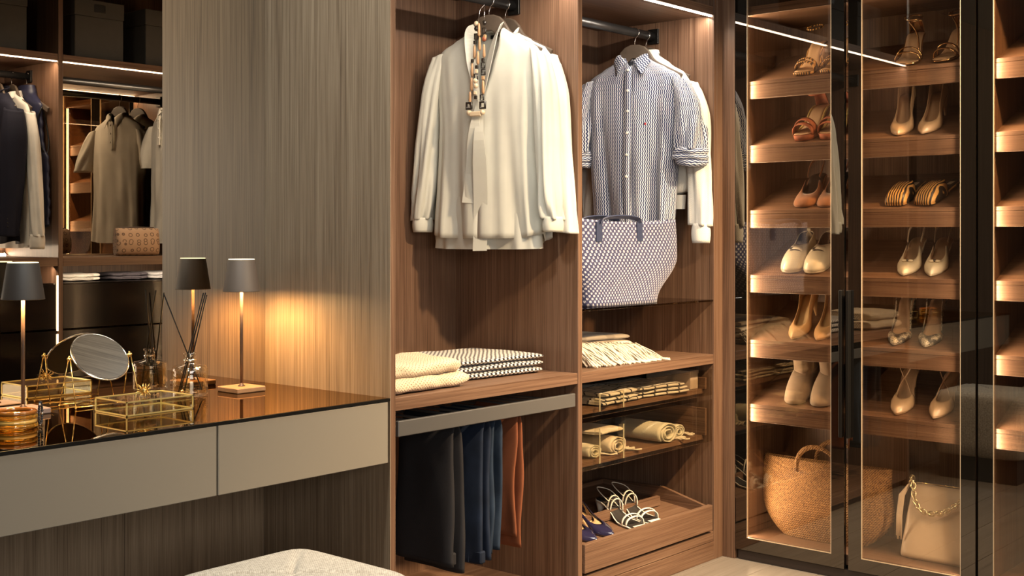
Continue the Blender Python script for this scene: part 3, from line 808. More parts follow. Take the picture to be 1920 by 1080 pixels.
# garments seen in the mirror -------------------------------
NAVY = cloth('navy wool suiting', (.010, .010, .019), sheen=0, weave=900, rough=.85)
GREYL = cloth('pale grey linen', (.60, .56, .50), weave=700, rough=.85)
QUILT = plain('navy quilted nylon', (.016, .018, .045), .45, noisy=.1)
POLO = cloth('cream polo cotton', (.78, .74, .64), weave=800, bumpd=.0005)
def blazer():
    X, Y, yw = 2.865, .28, R(-84)
    hanger(X, Y, yw, 'hanger inside the navy blazer, in the mirror')
    t = thing('blazer', 'dark navy blazer hanging in the mirrored wardrobe', 'jacket', (X, Y, 2.052), (0, 0, yw))
    prof = [(-.84, .215, .055), (-.6, .205, .050), (-.28, .210, .050), (-.205, .215, .048), (-.165, .190, .044), (-.13, .12, .040), (-.10, .07, .038)]
    b = part('jacket_body', gbody(nbm(), prof, lambda z: max(0, (z+.42)*.13), nfold=4, amp=.004, seed=41), NAVY, t, local=True); solidify(b, .003)
    sl = [(.205, .0, -.190), (.228, -.008, -.33), (.236, -.022, -.52), (.236, -.036, -.70), (.234, -.042, -.80)]
    for s in (-1, 1):
        add_sleeve(t, s, NAVY, sl, [.034, .050, .048, .044, .042], [.046, .062, .060, .054, .050], 44+s, .002)
        for j in range(3): part('sleeve_button', sphere(nbm(), (s*.272, -.055, -.72-.018*j), .006, 8, 5), BLACK, t, local=True)
        pts = sleeve_shift([(s*.006, -.064, -.45), (s*.035, -.066, -.32), (s*.058, -.056, -.20), (s*.062, -.036, -.125), (s*.035, .03, -.095), (0, .042, -.09)])
        part('lapel', band(nbm(), pts, (s*.8, -.2, .5), [.02+.045*sin(min(1, k/10)*pi/2) for k in range(len(pts))], .004), NAVY, t, local=True, smooth=False)
blazer()
def linen_shirt():
    X, Y, yw = 2.935, .28, R(-87)
    hanger(X, Y, yw, 'hanger inside the pale grey shirt, in the mirror')
    t = thing('shirt', 'pale grey shirt between blazer and quilted vest, in the mirror', 'shirt', (X, Y, 2.052), (0, 0, yw))
    prof = [(-.86, .20, .030), (-.5, .19, .028), (-.28, .195, .028), (-.20, .205, .028), (-.165, .180, .028), (-.13, .115, .028), (-.10, .064, .028)]
    b = part('shirt_body', gbody(nbm(), prof, None, nfold=6, amp=.004, seed=51), GREYL, t, local=True)
    sl = [(.195, .0, -.195), (.232, -.002, -.33), (.262, -.004, -.52), (.288, -.006, -.72), (.296, -.006, -.80)]
    for s in (-1, 1):
        add_sleeve(t, s, GREYL, sl, [.032, .045, .040, .042, .042], [.028, .030, .030, .028, .028], 54+s, .005, (.07, .036, .030))
        collar_flap(t, GREYL, s)
linen_shirt()
def vest():
    X, Y, yw = 3.003, .30, R(-89)
    hanger(X, Y, yw, 'hanger inside the quilted vest, in the mirror', tip=.215)
    t = thing('vest', 'navy quilted vest beside the wardrobe divider, in the mirror', 'vest', (X, Y, 2.052), (0, 0, yw))
    prof = [(-.76, .222, .024), (-.66, .225, .024), (-.42, .218, .024), (-.36, .180, .024), (-.27, .155, .024), (-.19, .150, .024), (-.16, .165, .026), (-.12, .11, .028), (-.09, .07, .030), (-.05, .062, .03)]
    bm = gbody(nbm(), prof, None, nfold=4, amp=.001, seed=61)
    for v in bm.verts:
        q = abs(sin(v.co.z*pi/.055)); v.co.x *= 1+.05*(q-.5); v.co.y *= 1+.25*(q-.5)
    part('vest_body', bm, QUILT, t, local=True)
    for s in (-1, 1): part('armhole_binding', tube(nbm(), sleeve_shift([(s*.160, 0, -.165), (s*.150, -.024, -.24), (s*.178, -.024, -.34), (s*.200, 0, -.40), (s*.178, .024, -.34), (s*.150, .024, -.24), (s*.160, 0, -.165)]), .004, 6), BLACK, t, local=True)
vest()
def polo(X, lab, seed, hl):
    yw = R(-80)
    hanger(X, .28, yw, hl)
    t = thing('polo_shirt', lab, 'shirt', (X, .28, 2.052), (0, 0, yw))
    prof = [(-.84, .215, .058), (-.6, .205, .052), (-.28, .205, .050), (-.205, .210, .046), (-.165, .185, .044), (-.13, .12, .040), (-.10, .062, .038)]
    b = part('shirt_body', gbody(nbm(), prof, lambda z: max(0, (z+.16)*.5), nfold=5, amp=.008, seed=seed), POLO, t, local=True)
    sl = [(.195, .0, -.190), (.232, -.004, -.27), (.262, -.010, -.35), (.290, -.012, -.42)]
    for s in (-1, 1):
        add_sleeve(t, s, POLO, sl, [.036, .055, .060, .062], [.042, .052, .056, .056], seed+s, .004)
        collar_flap(t, POLO, s)
    pk = part('placket', boxes((-.016, .016, -.066, -.062, -.30, -.14), bev=0), POLO, t, local=True)
    buttons(pk, 0, -.067, [-.16, -.21, -.26], PEARL)
polo(3.84, 'cream short-sleeved polo shirt in the mirrored bay, nearer one', 71, 'hanger inside the nearer polo shirt, in the mirror')
polo(3.96, 'cream short-sleeved polo shirt in the mirrored bay, farther one', 81, 'hanger inside the farther polo shirt, in the mirror')

# ------------------------------------------------------------------ necklace on the front blouse
def necklace():
    yw = R(-76)
    t = thing('bead_necklace', 'long strand necklace of wood and horn beads over the blouse collar', 'necklace', (3.078, 2.77, 2.052), (0, 0, yw))
    tan = plain('honey wood bead', (.42, .24, .12), .35); blk = plain('black horn bead', (.02, .015, .012), .25); sand = plain('sand stone bead', (.58, .45, .30), .4)
    red = plain('red brown bead', (.25, .07, .03), .35)
    r = random.Random(5)
    part('chain', tube(nbm(), [(-.014, -.052, -.080), (-.010, -.045, -.035), (-.002, -.02, -.012), (.006, -.045, -.035), (.010, -.052, -.080)], .0016, 6), STEEL, t, 'fine silver chain at the top', local=True)
    for s, x0 in ((-1, -.018), (0, -.002), (1, .014)):
        z = -.085; yb = -.060
        while z > -.345:
            f = (-.085-z)/.26; x = x0*(1+.5*f)+r.uniform(-.003, .003); y = yb-.028*smoothstep(0, 1, f)-.004*(s == 0)
            m = r.choice((tan, blk, sand, tan, red)); kind = r.choice('slro')
            if kind == 's':
                part('bead', sphere(nbm(), (x, y, z), .0085, 10, 7, (1, .7, 1)), m, t, local=True); z -= .0175
            elif kind == 'l':
                part('bead', lathe(nbm(), [(.002, -.046), (.0055, -.040), (.004, -.006), (.002, 0)], 8, (x, y, z)), tan, t, local=True); z -= .048
            elif kind == 'r':
                bm = nbm(); tube(bm, [(x-.006, y, z), (x+.006, y, z), (x+.006, y, z-.018), (x-.006, y, z-.018)], .0028, 6, closed=True)
                part('bead', bm, blk, t, local=True); z -= .023
            else:
                part('bead', boxes((x-.005, x+.005, y-.004, y+.004, z-.012, z), bev=.0015), m, t, local=True); z -= .015
    for s in (-1, 1):
        bm = nbm(); x, y, z = s*.026, -.094, -.365
        tube(bm, [(x-.009, y, z+.010), (x+.009, y, z+.010), (x+.009, y, z-.010), (x-.009, y, z-.010)], .0048, 8, closed=True)
        part('square_bead', bm, blk, t, 'square black ring bead', local=True)
        part('bead', sphere(nbm(), (x*.96, y, z-.024), .0095, 10, 7), sand, t, local=True)
    part('pendant', boxes((-.022, .022, -.102, -.090, -.402, -.385), bev=.003), sand, t, 'pale bar pendant', local=True)
necklace()

# ------------------------------------------------------------------ folded textiles
def slab(bm, cx, cy, z0, lx, ly, h, rot=0.0, seed=0, wob=.003, ny=22, nq=36, sag=0.0):
    rings = []; off = seed*3.7
    for a in range(ny+1):
        v = -1+2*a/ny; e = max(0, 1-abs(v)**9)**.5; e2 = .62+.38*e
        ring = []
        for q in range(nq):
            th = 2*pi*q/nq; cx_, cz_ = cos(th), sin(th)
            px = math.copysign(abs(cx_)**.28, cx_)*ly/2*(.985+.015*e); pz = math.copysign(abs(cz_)**.75, cz_)*h/2*e2
            py = px; px = v*lx/2
            n1 = noise.noise(Vector((px*7+off, py*7, off))); n2 = noise.noise(Vector((px*22+off, py*22, pz*30)))
            x = px+n1*wob*2; y = py+n2*wob; z = pz+(n1*1.2+n2*.5)*wob*(.4 if pz < 0 else 1)
            z += sag*(px/lx*2)**2*(-.5)
            xr = x*cos(rot)-y*sin(rot); yr = x*sin(rot)+y*cos(rot)
            ring.append((cx+xr, cy+yr, max(z0+.0006, z0+h/2+z)))
        rings.append(ring)
    return loft(bm, rings, True, True, True)
HOUND = cloth('black and cream dogtooth wool', (1, 1, 1), weave=500, bumpd=.0008, rough=.9, pattern=pat_hound)
KNIT = cloth('beige lace knit', (1, 1, 1), weave=330, bumpd=.0018, rough=.95, pattern=pat_knit)
CHECK = cloth('pale checked wool', (1, 1, 1), weave=700, bumpd=.0006, rough=.95, pattern=pat_check)
CREAMW = cloth('cream brushed wool', (.66, .58, .46), weave=520, bumpd=.001, rough=.95)
t = thing('folded_blanket', 'folded black and cream dogtooth blanket with rounded edge on the shelf', 'blanket', (2.93, 2.78, Z1))
for j, (h, dz) in enumerate(((.024, 0), (.024, .0225), (.022, .045))):
    part('fold', slab(nbm(), 2.915+.004*j, 2.775, Z1+dz, .50-.008*j, .34, h, R(-3), 2+j, .003), HOUND, t)
t = thing('folded_blanket', 'beige openwork knit blanket rolled loosely at the left end of the shelf', 'blanket', (2.57, 2.66, Z1))
for j, (h, dz) in enumerate(((.048, 0), (.050, .042))):
    bm = slab(nbm(), 2.545-.006*j, 2.64, Z1+dz, .325-.02*j, .23-.01*j, h, R(2), 9+j, .009)
    part('fold', bm, KNIT, t)
def fringe(parent, mat, starts, dirv, length, z0, seed, n, drop=.03):
    r = random.Random(seed); bm = nbm(); (xa, ya, za), (xb, yb, zb) = starts
    for i in range(n):
        f = (i+r.uniform(-.3, .3))/n; p = Vector((xa+(xb-xa)*f, ya+(yb-ya)*f, za+(zb-za)*f)); pts = []
        d = Vector(dirv)+Vector((r.uniform(-.25, .25), r.uniform(-.1, .1), 0)); L = length*r.uniform(.8, 1.1)
        for k in range(6):
            s = k/5; q = p+d*L*s+Vector((.004*sin(s*7+i), .004*cos(s*5+i*2), 0)); q.z = max(z0+.003, p.z-drop*s**1.3-.001+.002*sin(i+k)); pts.append(q)
        tube(bm, pts, [.0020, .0024, .0024, .0022, .0022, .0036], 5)
    o = part('fringe', bm, mat, parent); o['kind'] = 'stuff'; return o
t = thing('fringed_throw', 'pale checked wool throw with long cream fringe on the second shelf', 'throw', (3.50, 2.72, Z1))
for j, (h, dz, l) in enumerate(((.027, 0, .50), (.027, .025, .50), (.027, .050, .51), (.024, .075, .50))):
    part('fold', slab(nbm(), 3.50, 2.80, Z1+dz, l-.01*j, .30-.006*j, h, R(-4), 20+j, .004, sag=.01), CHECK if j > 1 else CREAMW, t)
fringe(t, CREAMW, ((3.33, 2.655, .882), (3.755, 2.63, .850)), (.22, -1.0, 0), .115, Z1, 5, 120, .080)
fringe(t, CREAMW, ((3.33, 2.655, .862), (3.755, 2.635, .825)), (.28, -1.0, 0), .10, Z1, 6, 100, .060)

# scarves in the glass drawers
LINED = cloth('cream wool with black windows', (1, 1, 1), weave=700, bumpd=.0006, rough=.9, pattern=pat_line)
DZ1 = .637+.0225; DZ2 = .458+.0225
t = thing('folded_scarf', 'cream scarf with black window lines in the upper glass drawer', 'scarf', (3.66, 2.66, DZ1))
for j in range(3): part('fold', slab(nbm(), 3.80-.01*j, 2.645, DZ1+.0135*j, .30-.02*j, .24, .0145, R(-5), 40+j, .003), LINED, t)
t = thing('folded_scarf', 'crumpled black lined scarf at the left end of the upper glass drawer', 'scarf', (3.42, 2.66, DZ1))
for j in range(3): part('fold', slab(nbm(), 3.50, 2.63, DZ1+.015*j, .26-.03*j, .22, .016, R(3), 45+j, .007), LINED, t)
t = thing('storage_box', 'small beige card box at the right end of the upper glass drawer', 'box', (4.01, 2.65, DZ1))
part('box_body', boxes((3.985, 4.040, 2.545, 2.75, DZ1+.0005, .718)), plain('beige card', (.40, .30, .22), .7), t)
part('lid', boxes((3.983, 4.042, 2.543, 2.752, .7185, .732)), plain('beige card', (.40, .30, .22), .7), t)
SAGE = cloth('cream gauze', (.58, .54, .42), weave=620, bumpd=.0008, rough=.95)
def roll(cx, cy, z0, L, r0, seed, label, mat, fr=True, turns=2.6, rot=0.0, grp=None):
    t = thing('rolled_scarf', label, 'scarf', (cx, cy, z0), group=grp)
    rr = random.Random(seed); rings = []; N = 70
    for a in range(13):
        v = -1+2*a/12; ring = []
        for k in range(N+1):
            s = k/N; th = s*turns*2*pi; rad = r0*(.28+.72*s)+.0012*noise.noise(Vector((th*2, v*3, seed)))*3
            x, z = rad*cos(th)*1.25, rad*sin(th)*.80
            ring.append((x, v*L/2*(1-.02*s)+.004*noise.noise(Vector((th, v*2, seed+3))), z))
        rings.append(ring)
    bm = nbm(); loft(bm, rings, False)
    for vv in bm.verts:
        x, y = vv.co.x, vv.co.y; vv.co.x = cx+x*cos(rot)-y*sin(rot); vv.co.y = cy+x*sin(rot)+y*cos(rot)
    zmin = min(v.co.z for v in bm.verts)
    for vv in bm.verts: vv.co.z += z0-zmin+.003
    o = part('cloth_roll', bm, mat, t); solidify(o, .0045)
    if fr:
        fringe(t, CREAMW, ((cx+r0*.9, cy-L/2+.02, z0+.012), (cx+r0*1.1, cy-L/2+.10, z0+.010)), (.9, -.45, 0), .075, z0, seed, 16, .01)
    return t
roll(3.810, 2.625, DZ2, .20, .050, 3, 'thick cream scarf rolled up in the lower glass drawer, right of the dividers', SAGE)
roll(3.935, 2.66, DZ2, .20, .032, 4, 'flatter cream scarf roll behind the thick one in the lower drawer', SAGE)
roll(3.500, 2.625, DZ2, .19, .040, 5, 'pale fringed scarf rolled between the dividers of the lower drawer', CREAMW)
roll(3.375, 2.64, DZ2, .20, .030, 6, 'cream scarf rolled at the left end of the lower drawer', SAGE)
t = thing('folded_scarf', 'small white folded cloth lying over the rolled scarves at left', 'scarf', (3.47, 2.62, .556))
part('fold', slab(nbm(), 3.47, 2.62, .556, .16, .16, .016, R(8), 51, .005), CREAMW, t)

# ------------------------------------------------------------------ trousers
def trousers(x, label, mat, lens, y0=2.515, wd=.235, th=.020, details='', name='trousers', cat='trousers', taper=.0, zr=.7048):
    """folded over a rod that runs front to back; the two hanging layers have their own lengths"""
    t = thing(name, label, cat, (x, y0+wd/2, min(zr-l for l in lens)))
    for s, L in zip((-1, 1), lens):
        rings = []; nz = 30
        for k in range(nz+1):
            f = k/nz; z = zr-.004-L*f
            cxx = x+s*(.0055+th*.5*smoothstep(0, .12, f)); tw = .003+th*.42*smoothstep(0, .2, f)
            w0 = wd*(1+taper*f*(1 if s < 0 else .8)); ring = []
            for q in range(40):
                a = 2*pi*q/40; cx_, cy_ = cos(a), sin(a)
                px = math.copysign(abs(cx_)**.7, cx_)*tw; py = math.copysign(abs(cy_)**.55, cy_)*w0/2
                n1 = noise.noise(Vector((py*16+s*5, z*5, x*30)))
                ring.append((cxx+px+n1*.010*min(1, f*3)+.004*sin(z*16+x*40)*f, y0+wd/2+py+.012*noise.noise(Vector((s, z*5, x*9)))+.02*taper*f, z))
            rings.append(ring)
        part('trouser_leg' if cat == 'trousers' else 'layer', loft(nbm(), rings, True, True, True), mat, t)
    fold = [(x+.0062*cos(a), 0, zr-.004+.0075*sin(a)) for a in [pi*k/8 for k in range(9)]]
    part('fold_over_rod', loft(nbm(), [[(p[0], y0+.006, p[2]) for p in fold], [(p[0], y0+wd-.006, p[2]) for p in fold]], False), mat, t)
    zb = zr-lens[0]
    if 'w' in details: # waistband
        wbd = part('waistband', boxes((x-.0285, x-.0035, y0-.004, y0+wd*(1+taper)+.004, zb-.002, zb+.036), bev=.004), mat, t)
        for yy in (y0+.05, y0+.16): part('belt_loop', boxes((x-.031, x-.027, yy-.005, yy+.005, zb-.003, zb+.045), bev=.001), mat, wbd)
    if 'p' in details: # patch pocket with stitching
        xs = x-.0275
        bp = part('back_pocket', boxes((xs-.002, xs+.003, y0+.035, y0+.145, zb+.075, zb+.200), bev=.001), mat, t)
        for a in ((y0+.040, zb+.08, y0+.040, zb+.195), (y0+.140, zb+.08, y0+.140, zb+.195), (y0+.040, zb+.185, y0+.140, zb+.185)):
            part('stitching', tube(nbm(), [(xs-.0025, a[0], a[1]), (xs-.0025, a[2], a[3])], .0006, 4), plain('tan stitching', (.35, .24, .12), .8), bp)
    return t
DNM = cloth('dark blue denim', (.010, .016, .032), sheen=0, weave=900, bumpd=.0006, rough=.85, var=.35)
DNM2 = cloth('mid blue denim', (.017, .028, .048), sheen=0, weave=900, bumpd=.0006, rough=.85, var=.30)
BLKT = cloth('charcoal trouser wool', (.018, .017, .019), sheen=0, weave=900, rough=.85)
RUST = cloth('rust brown twill', (.17, .055, .024), sheen=0, weave=800, rough=.85, var=.1)
trousers(2.655, 'charcoal wool trousers hanging first on the rack', BLKT, (.44, .465), 2.520, .225, .028, 'w', taper=.15)
0 and trousers(2.713, 'second charcoal trousers pressed behind the first', BLKT, (.47, .45), 2.520, .225, .024, '', taper=.10)
trousers(2.786, 'dark blue jeans with stitched back pocket', DNM, (.46, .455), 2.520, .200, .026, 'wp')
trousers(2.838, 'mid blue jeans beside the rust trousers', DNM2, (.435, .43), 2.520, .200, .022, '')
trousers(2.945, 'rust brown trousers folded over the last used rod', RUST, (.405, .445), 2.520, .190, .016, '')

# ------------------------------------------------------------------ tote on the glass shelf
TOTE = cloth('navy patterned canvas', (1, 1, 1), weave=500, bumpd=.0004, rough=.6, pattern=pat_tote)
NVL = plain('navy leather', (.030, .040, .085), .4)
def tote():
    t = thing('tote_bag', 'large tote with small white marks on navy and blue leather handles', 'bag', (3.56, 2.63, 1.0065))
    rings = []
    for k in range(25):
        f = k/24; z = 1.0075+.300*f
        xl = 3.345-.075*smoothstep(0, .9, f); xr = 3.775+.160*smoothstep(0, .55, f)-.005*f; d0 = .075*(1-.35*f)
        ring = []
        for q in range(64):
            a = 2*pi*q/64; cx_, cy_ = cos(a), sin(a)
            px = math.copysign(abs(cx_)**.45, cx_); py = math.copysign(abs(cy_)**.55, cy_)
            x = (xl+xr)/2+px*(xr-xl)/2; y = 2.60+py*d0+.006*noise.noise(Vector((x*8, py, z*8)))
            zz = z+(.014*(1-abs(px)**2)*-1+.008)*f**4
            ring.append((x, y, zz))
        rings.append(ring)
    b = part('bag_body', loft(nbm(), rings, True, True, False), TOTE, t); solidify(b, .003)
    for yy, nm in ((2.552, 0), (2.648, 1)):
        xa, xb = 3.40, 3.645
        pts = [(xa, yy-.004, 1.235), (xa, yy-.005, 1.275), (xa+.004, yy-.003, 1.30)]
        for k in range(9):
            a = pi*k/8; pts.append(((xa+xb)/2-(xb-xa)/2*cos(a)*.97, yy-.010-.010*sin(a), 1.300+.020*sin(a)**.7))
        pts += [(xb-.004, yy-.003, 1.30), (xb, yy-.005, 1.275), (xb, yy-.004, 1.235)]
        part('handle', band(nbm(), pts, [(1, 0, 0)]*3+[(sin(pi*k/8)*0+.0, 1, .0) if False else (.5, -.8, .6) for k in range(9)]+[(1, 0, 0)]*3, .018, .004), NVL, t, 'navy leather handle', smooth=False)
        for xx in (xa, xb):
            part('handle_tab', boxes((xx-.017, xx+.017, yy-.010, yy-.004, 1.232, 1.302), bev=.002), NVL, t, 'navy leather tab')
    return t
tote()
t = thing('folded_scarf', 'small dogtooth scarf behind the tote on the glass shelf', 'scarf', (3.86, 2.80, 1.0065))
for j in range(3): part('fold', slab(nbm(), 3.83, 2.76, 1.0065+.016*j, .15-.02*j, .20, .017, 0, 60+j, .005), cloth('charcoal zigzag wool', (1, 1, 1), weave=500, bumpd=.0008, rough=.9, pattern=pat_stripe), t)

# ------------------------------------------------------------------ dressing table objects
TZ = .7972
BRN = plain('rust brown lamp metal', (.085, .052, .036), .42, .35); SHD = plain('dark bronze shade', (.020, .015, .013), .6, .1)
def table_lamp(x, y, label, base_mat, shade_mat, pole_mat):
    t = thing('table_lamp', label, 'lamp', (x, y, TZ))
    part('base', boxes((x-.050, x+.050, y-.050, y+.050, TZ+.0002, TZ+.0145), bev=.002), base_mat, t)
    part('pole_foot', lathe(nbm(), [(.011, 0), (.010, .002), (.006, .005), (.005, .009)], 20, (x, y, TZ+.0146)), pole_mat, t)
    part('pole', lathe(nbm(), [(.0048, .016), (.0048, .350)], 16, (x, y, TZ)), pole_mat, t)
    sh = part('shade', lathe(nbm(), [(.0535, .292), (.0530, .2935), (.0390, .3845), (.0385, .3850)], 48, (x, y, TZ), False, False), shade_mat, t)
    solidify(sh, .0016, -1)
    part('shade_top', lathe(nbm(), [(.0362, .3790), (.0362, .3800)], 36, (x, y, TZ)), shade_mat, t)
    part('light_ring', lathe(nbm(), [(.0376, .3852), (.0376, .3872), (.0335, .3872), (.0335, .3852)], 36, (x, y, TZ), False, False), emit('lamp top glow', (1, .86, .55), 2.6), t, 'glowing ring at the shade top')
    part('diffuser', lathe(nbm(), [(.016, .350), (.022, .352), (.022, .357), (.010, .358)], 24, (x, y, TZ)), emit('lamp diffuser', (1, .74, .38), 12), t, 'glowing diffuser')
    l = bpy.data.lights.new('table_lamp_bulb', 'POINT'); l.energy = 22; l.color = LAMPW; l.shadow_soft_size = .018
    lo = bpy.data.objects.new('table_lamp_bulb', l); COL.objects.link(lo); lo.location = (x, y, TZ+.308)
    return t
table_lamp(2.174, 2.932, 'bronze table lamp on a square wooden base, near the walnut side panel', plain('lamp base wood', (.30, .17, .09), .4, noisy=.1), plain('taupe bronze shade', (.090, .070, .058), .6, .1), BRN)
table_lamp(1.533, 2.984, 'dark shaded table lamp at the left picture edge', plain('mauve lamp base', (.20, .15, .14), .4), SHD, BRN)

def diffuser():
    x, y = 2.011, 2.953
    t = thing('reed_diffuser', 'clear glass reed diffuser with four black sticks', 'diffuser', (x, y, TZ))
    gl = pane_mat('bottle glass', (.96, .95, .91), .09)
    prof = [(.044, .000), (.049, .002), (.0500, .008), (.0500, .072), (.049, .080), (.044, .0855), (.020, .090), (.0155, .094), (.0155, .114), (.019, .117), (.019, .122), (.0155, .124)]
    part('bottle', lathe(nbm(), [(r, z+TZ+.0003) for r, z in prof], 48, (x, y, 0), True, False), gl, t, 'clear glass bottle')
    part('bottle_inner', lathe(nbm(), [(.041, TZ+.010), (.0455, TZ+.014), (.0455, TZ+.072), (.040, TZ+.080), (.014, TZ+.088), (.0125, TZ+.120)], 48, (x, y, 0), True, False), gl, t)
    liq = pane_mat('amber fragrance liquid', (.93, .84, .66), .03)
    part('liquid', lathe(nbm(), [(.0448, TZ+.0115), (.0448, TZ+.0665)], 48, (x, y, 0)), liq, t, 'pale amber liquid')
    part('neck_collar', lathe(nbm(), [(.0162, TZ+.098), (.0175, TZ+.099), (.0175, TZ+.104), (.0162, TZ+.105)], 32, (x, y, 0), False, False), STEEL, t)
    rm = plain('black reed', (.012, .011, .011), .9, spec=.1)
    rt = Vector((.6548, -.7558, 0)); fw = Vector((.7558, .6548, 0)); c = Vector((x, y, TZ))
    for (u0, w0, u1, w1, z1) in ((.030, .02, -.077, .01, .290), (-.026, -.02, .036, .012, .292), (-.030, .016, .050, -.02, .294), (-.018, .01, .040, .035, .285)):
        a = c+rt*u0+fw*w0+Vector((0, 0, .014)); b = c+rt*u1+fw*w1+Vector((0, 0, z1)); n_ = a.lerp(b, .36)
        part('reed', tube(nbm(), [a, b], .0019, 8), rm, t)
    return t
diffuser()

def vanity_mirror():
    cx, cy, cz = 1.752, 2.988, .9255
    t = thing('vanity_mirror', 'round tilting vanity mirror on thin gold trestle legs', 'mirror', (cx, cy, TZ))
    tau = R(43); rad = .0785
    dn = Vector((0, -cos(tau), sin(tau))); up = Vector((0, sin(tau), cos(tau))); ex = Vector((1, 0, 0)); C = Vector((cx, cy, cz))
    def disc(bm, off, r0, thick):
        for o in (off, off+thick): pass
        rings = [[C+dn*(off+d)+(ex*cos(a)+up*sin(a))*rr for a in [2*pi*k/64 for k in range(64)]] for d, rr in ((0, r0), (thick, r0))]
        return loft(bm, rings, True, True, True)
    g = part('mirror_glass', disc(nbm(), .0015, rad-.0022, .0015), MIRC, t, 'round silver mirror', smooth=False)
    part('backing', disc(nbm(), -.003, rad-.0022, .0042), BLACK, t, smooth=False)
    bm = nbm(); tube(bm, [C+(ex*cos(a)+up*sin(a))*rad for a in [2*pi*k/64 for k in range(64)]], .0026, 8, closed=True)
    part('rim', bm, STEEL, t, 'thin polished rim')
    for s in (-1, 1):
        px = cx+s*(rad+.010)
        pv = part('pivot', tube(nbm(), [(cx+s*(rad-.001), cy, cz), (px+s*.003, cy, cz)], .0022, 8), GOLD, t)
        part('pivot_knob', sphere(nbm(), (px+s*.001, cy, cz), .0062, 12, 8), GOLD, pv)
        for q in (-1, 1):
            lg = part('leg', tube(nbm(), [(px, cy+q*.002, cz+.008), (px+s*.006, cy+q*.042, TZ+.003)], .0016, 8), GOLD, t)
            part('foot', sphere(nbm(), (px+s*.006, cy+q*.042, TZ+.0032), .003, 8, 6), GOLD, lg)
    for q in (-1, 1): part('cross_bar', tube(nbm(), [(cx-rad-.016, cy+q*.042, TZ+.0045), (cx+rad+.016, cy+q*.042, TZ+.0045)], .0014, 8), GOLD, t)
    return t
vanity_mirror()

def glass_box():
    x0, x1, y0, y1, z0, z1 = 1.673, 1.867, 2.728, 2.875, TZ+.0005, TZ+.034
    t = thing('jewellery_box', 'low clear glass jewellery box edged in brass', 'box', (1.77, 2.80, TZ))
    e = .0016
    for i, (a, b) in enumerate((((x0, y0, z0), (x1, y0, z0)), ((x0, y1, z0), (x1, y1, z0)), ((x0, y0, z0), (x0, y1, z0)), ((x1, y0, z0), (x1, y1, z0)),
                 ((x0, y0, z1), (x1, y0, z1)), ((x0, y1, z1), (x1, y1, z1)), ((x0, y0, z1), (x0, y1, z1)), ((x1, y0, z1), (x1, y1, z1)),
                 ((x0, y0, z0), (x0, y0, z1)), ((x1, y0, z0), (x1, y0, z1)), ((x0, y1, z0), (x0, y1, z1)), ((x1, y1, z0), (x1, y1, z1)))):
        part('brass_edge', boxes((a[0]-e, b[0]+e, a[1]-e, b[1]+e, a[2], b[2]+2*e), bev=0), plain('pale brass', (.72, .62, .28), .3, .8), t)
    for nm, b in (('side_pane', (x0+e, x1-e, y0-.0004, y0+.0004, z0+3.2*.001, z1)), ('side_pane', (x0+e, x1-e, y1-.0004, y1+.0004, z0+.0032, z1)),
                  ('side_pane', (x0-.0004, x0+.0004, y0+e, y1-e, z0+.0032, z1)), ('side_pane', (x1-.0004, x1+.0004, y0+e, y1-e, z0+.0032, z1)),
                  ('lid_pane', (x0+e, x1-e, y0+e, y1-e, z1+.0010, z1+.0018)), ('bottom_pane', (x0+e, x1-e, y0+e, y1-e, z0+.001, z0+.0018))):
        part(nm, boxes(b, bev=0), GLASSC, t, 'clear glass')
    c = Vector((1.768, 2.800, z1+.016)); r = random.Random(3)
    s = thing('star_ornament', 'spiky gold starburst ornament standing on the glass box lid', 'ornament', (c.x, c.y, z1+.003))
    part('core', sphere(nbm(), c, .0085, 12, 8), GOLD, s)
    dirs = []
    for k in range(34):
        ph = math.acos(1-2*(k+.5)/34); th = pi*(1+5**.5)*k; d = Vector((sin(ph)*cos(th), sin(ph)*sin(th), cos(ph)))
        L = r.uniform(.018, .030)
        if d.z < -.15: L = min(L, .0125/abs(d.z) if abs(d.z) > .3 else L)
        a = c+d*.006; b = c+d*L
        part('spike', tube(nbm(), [a, a.lerp(b, .5), b], [.0017, .0012, .0004], 5), GOLD, s)
glass_box()
AMB = plain('amber glass', (.95, .50, .06), .04, trans=.85, ior=1.35, coat=.5)
for i, (rr, h, m, lab) in enumerate(((.047, .0095, AMB, 'amber glass bangle, lowest of the stack at the left edge'), (.0455, .008, plain('honey resin', (.75, .42, .10), .12, coat=.8), 'honey resin bangle, second from the bottom of the stack'),
        (.0465, .009, AMB, 'amber glass bangle, third from the bottom of the stack'), (.045, .0075, plain('dark amber resin', (.30, .10, .015), .1, coat=.8), 'dark amber bangle on top of the stack'))):
    z = TZ+[.006, .0165, .0272, .0372][i]
    bm = nbm(); torus(bm, (1.405, 2.775, z), rr, .0055, n=56, m=12); solo('bangle', bm, m, lab, 'bangle', 'bangles stacked at the left edge of the table')
t = thing('bead_bracelet', 'black and silver bead bracelet leaning beside the amber bangles', 'bracelet', (1.455, 2.745, TZ))
for k in range(26):
    a = 2*pi*k/26; rr = .030
    part('bead', sphere(nbm(), (1.452+rr*.35*cos(a)*.6, 2.742+rr*.35*cos(a)*.4-.0, TZ+.0315+rr*sin(a)*.90), .0034, 8, 6), STEEL if k % 9 == 0 else plain('black bead', (.015, .015, .018), .15), t)

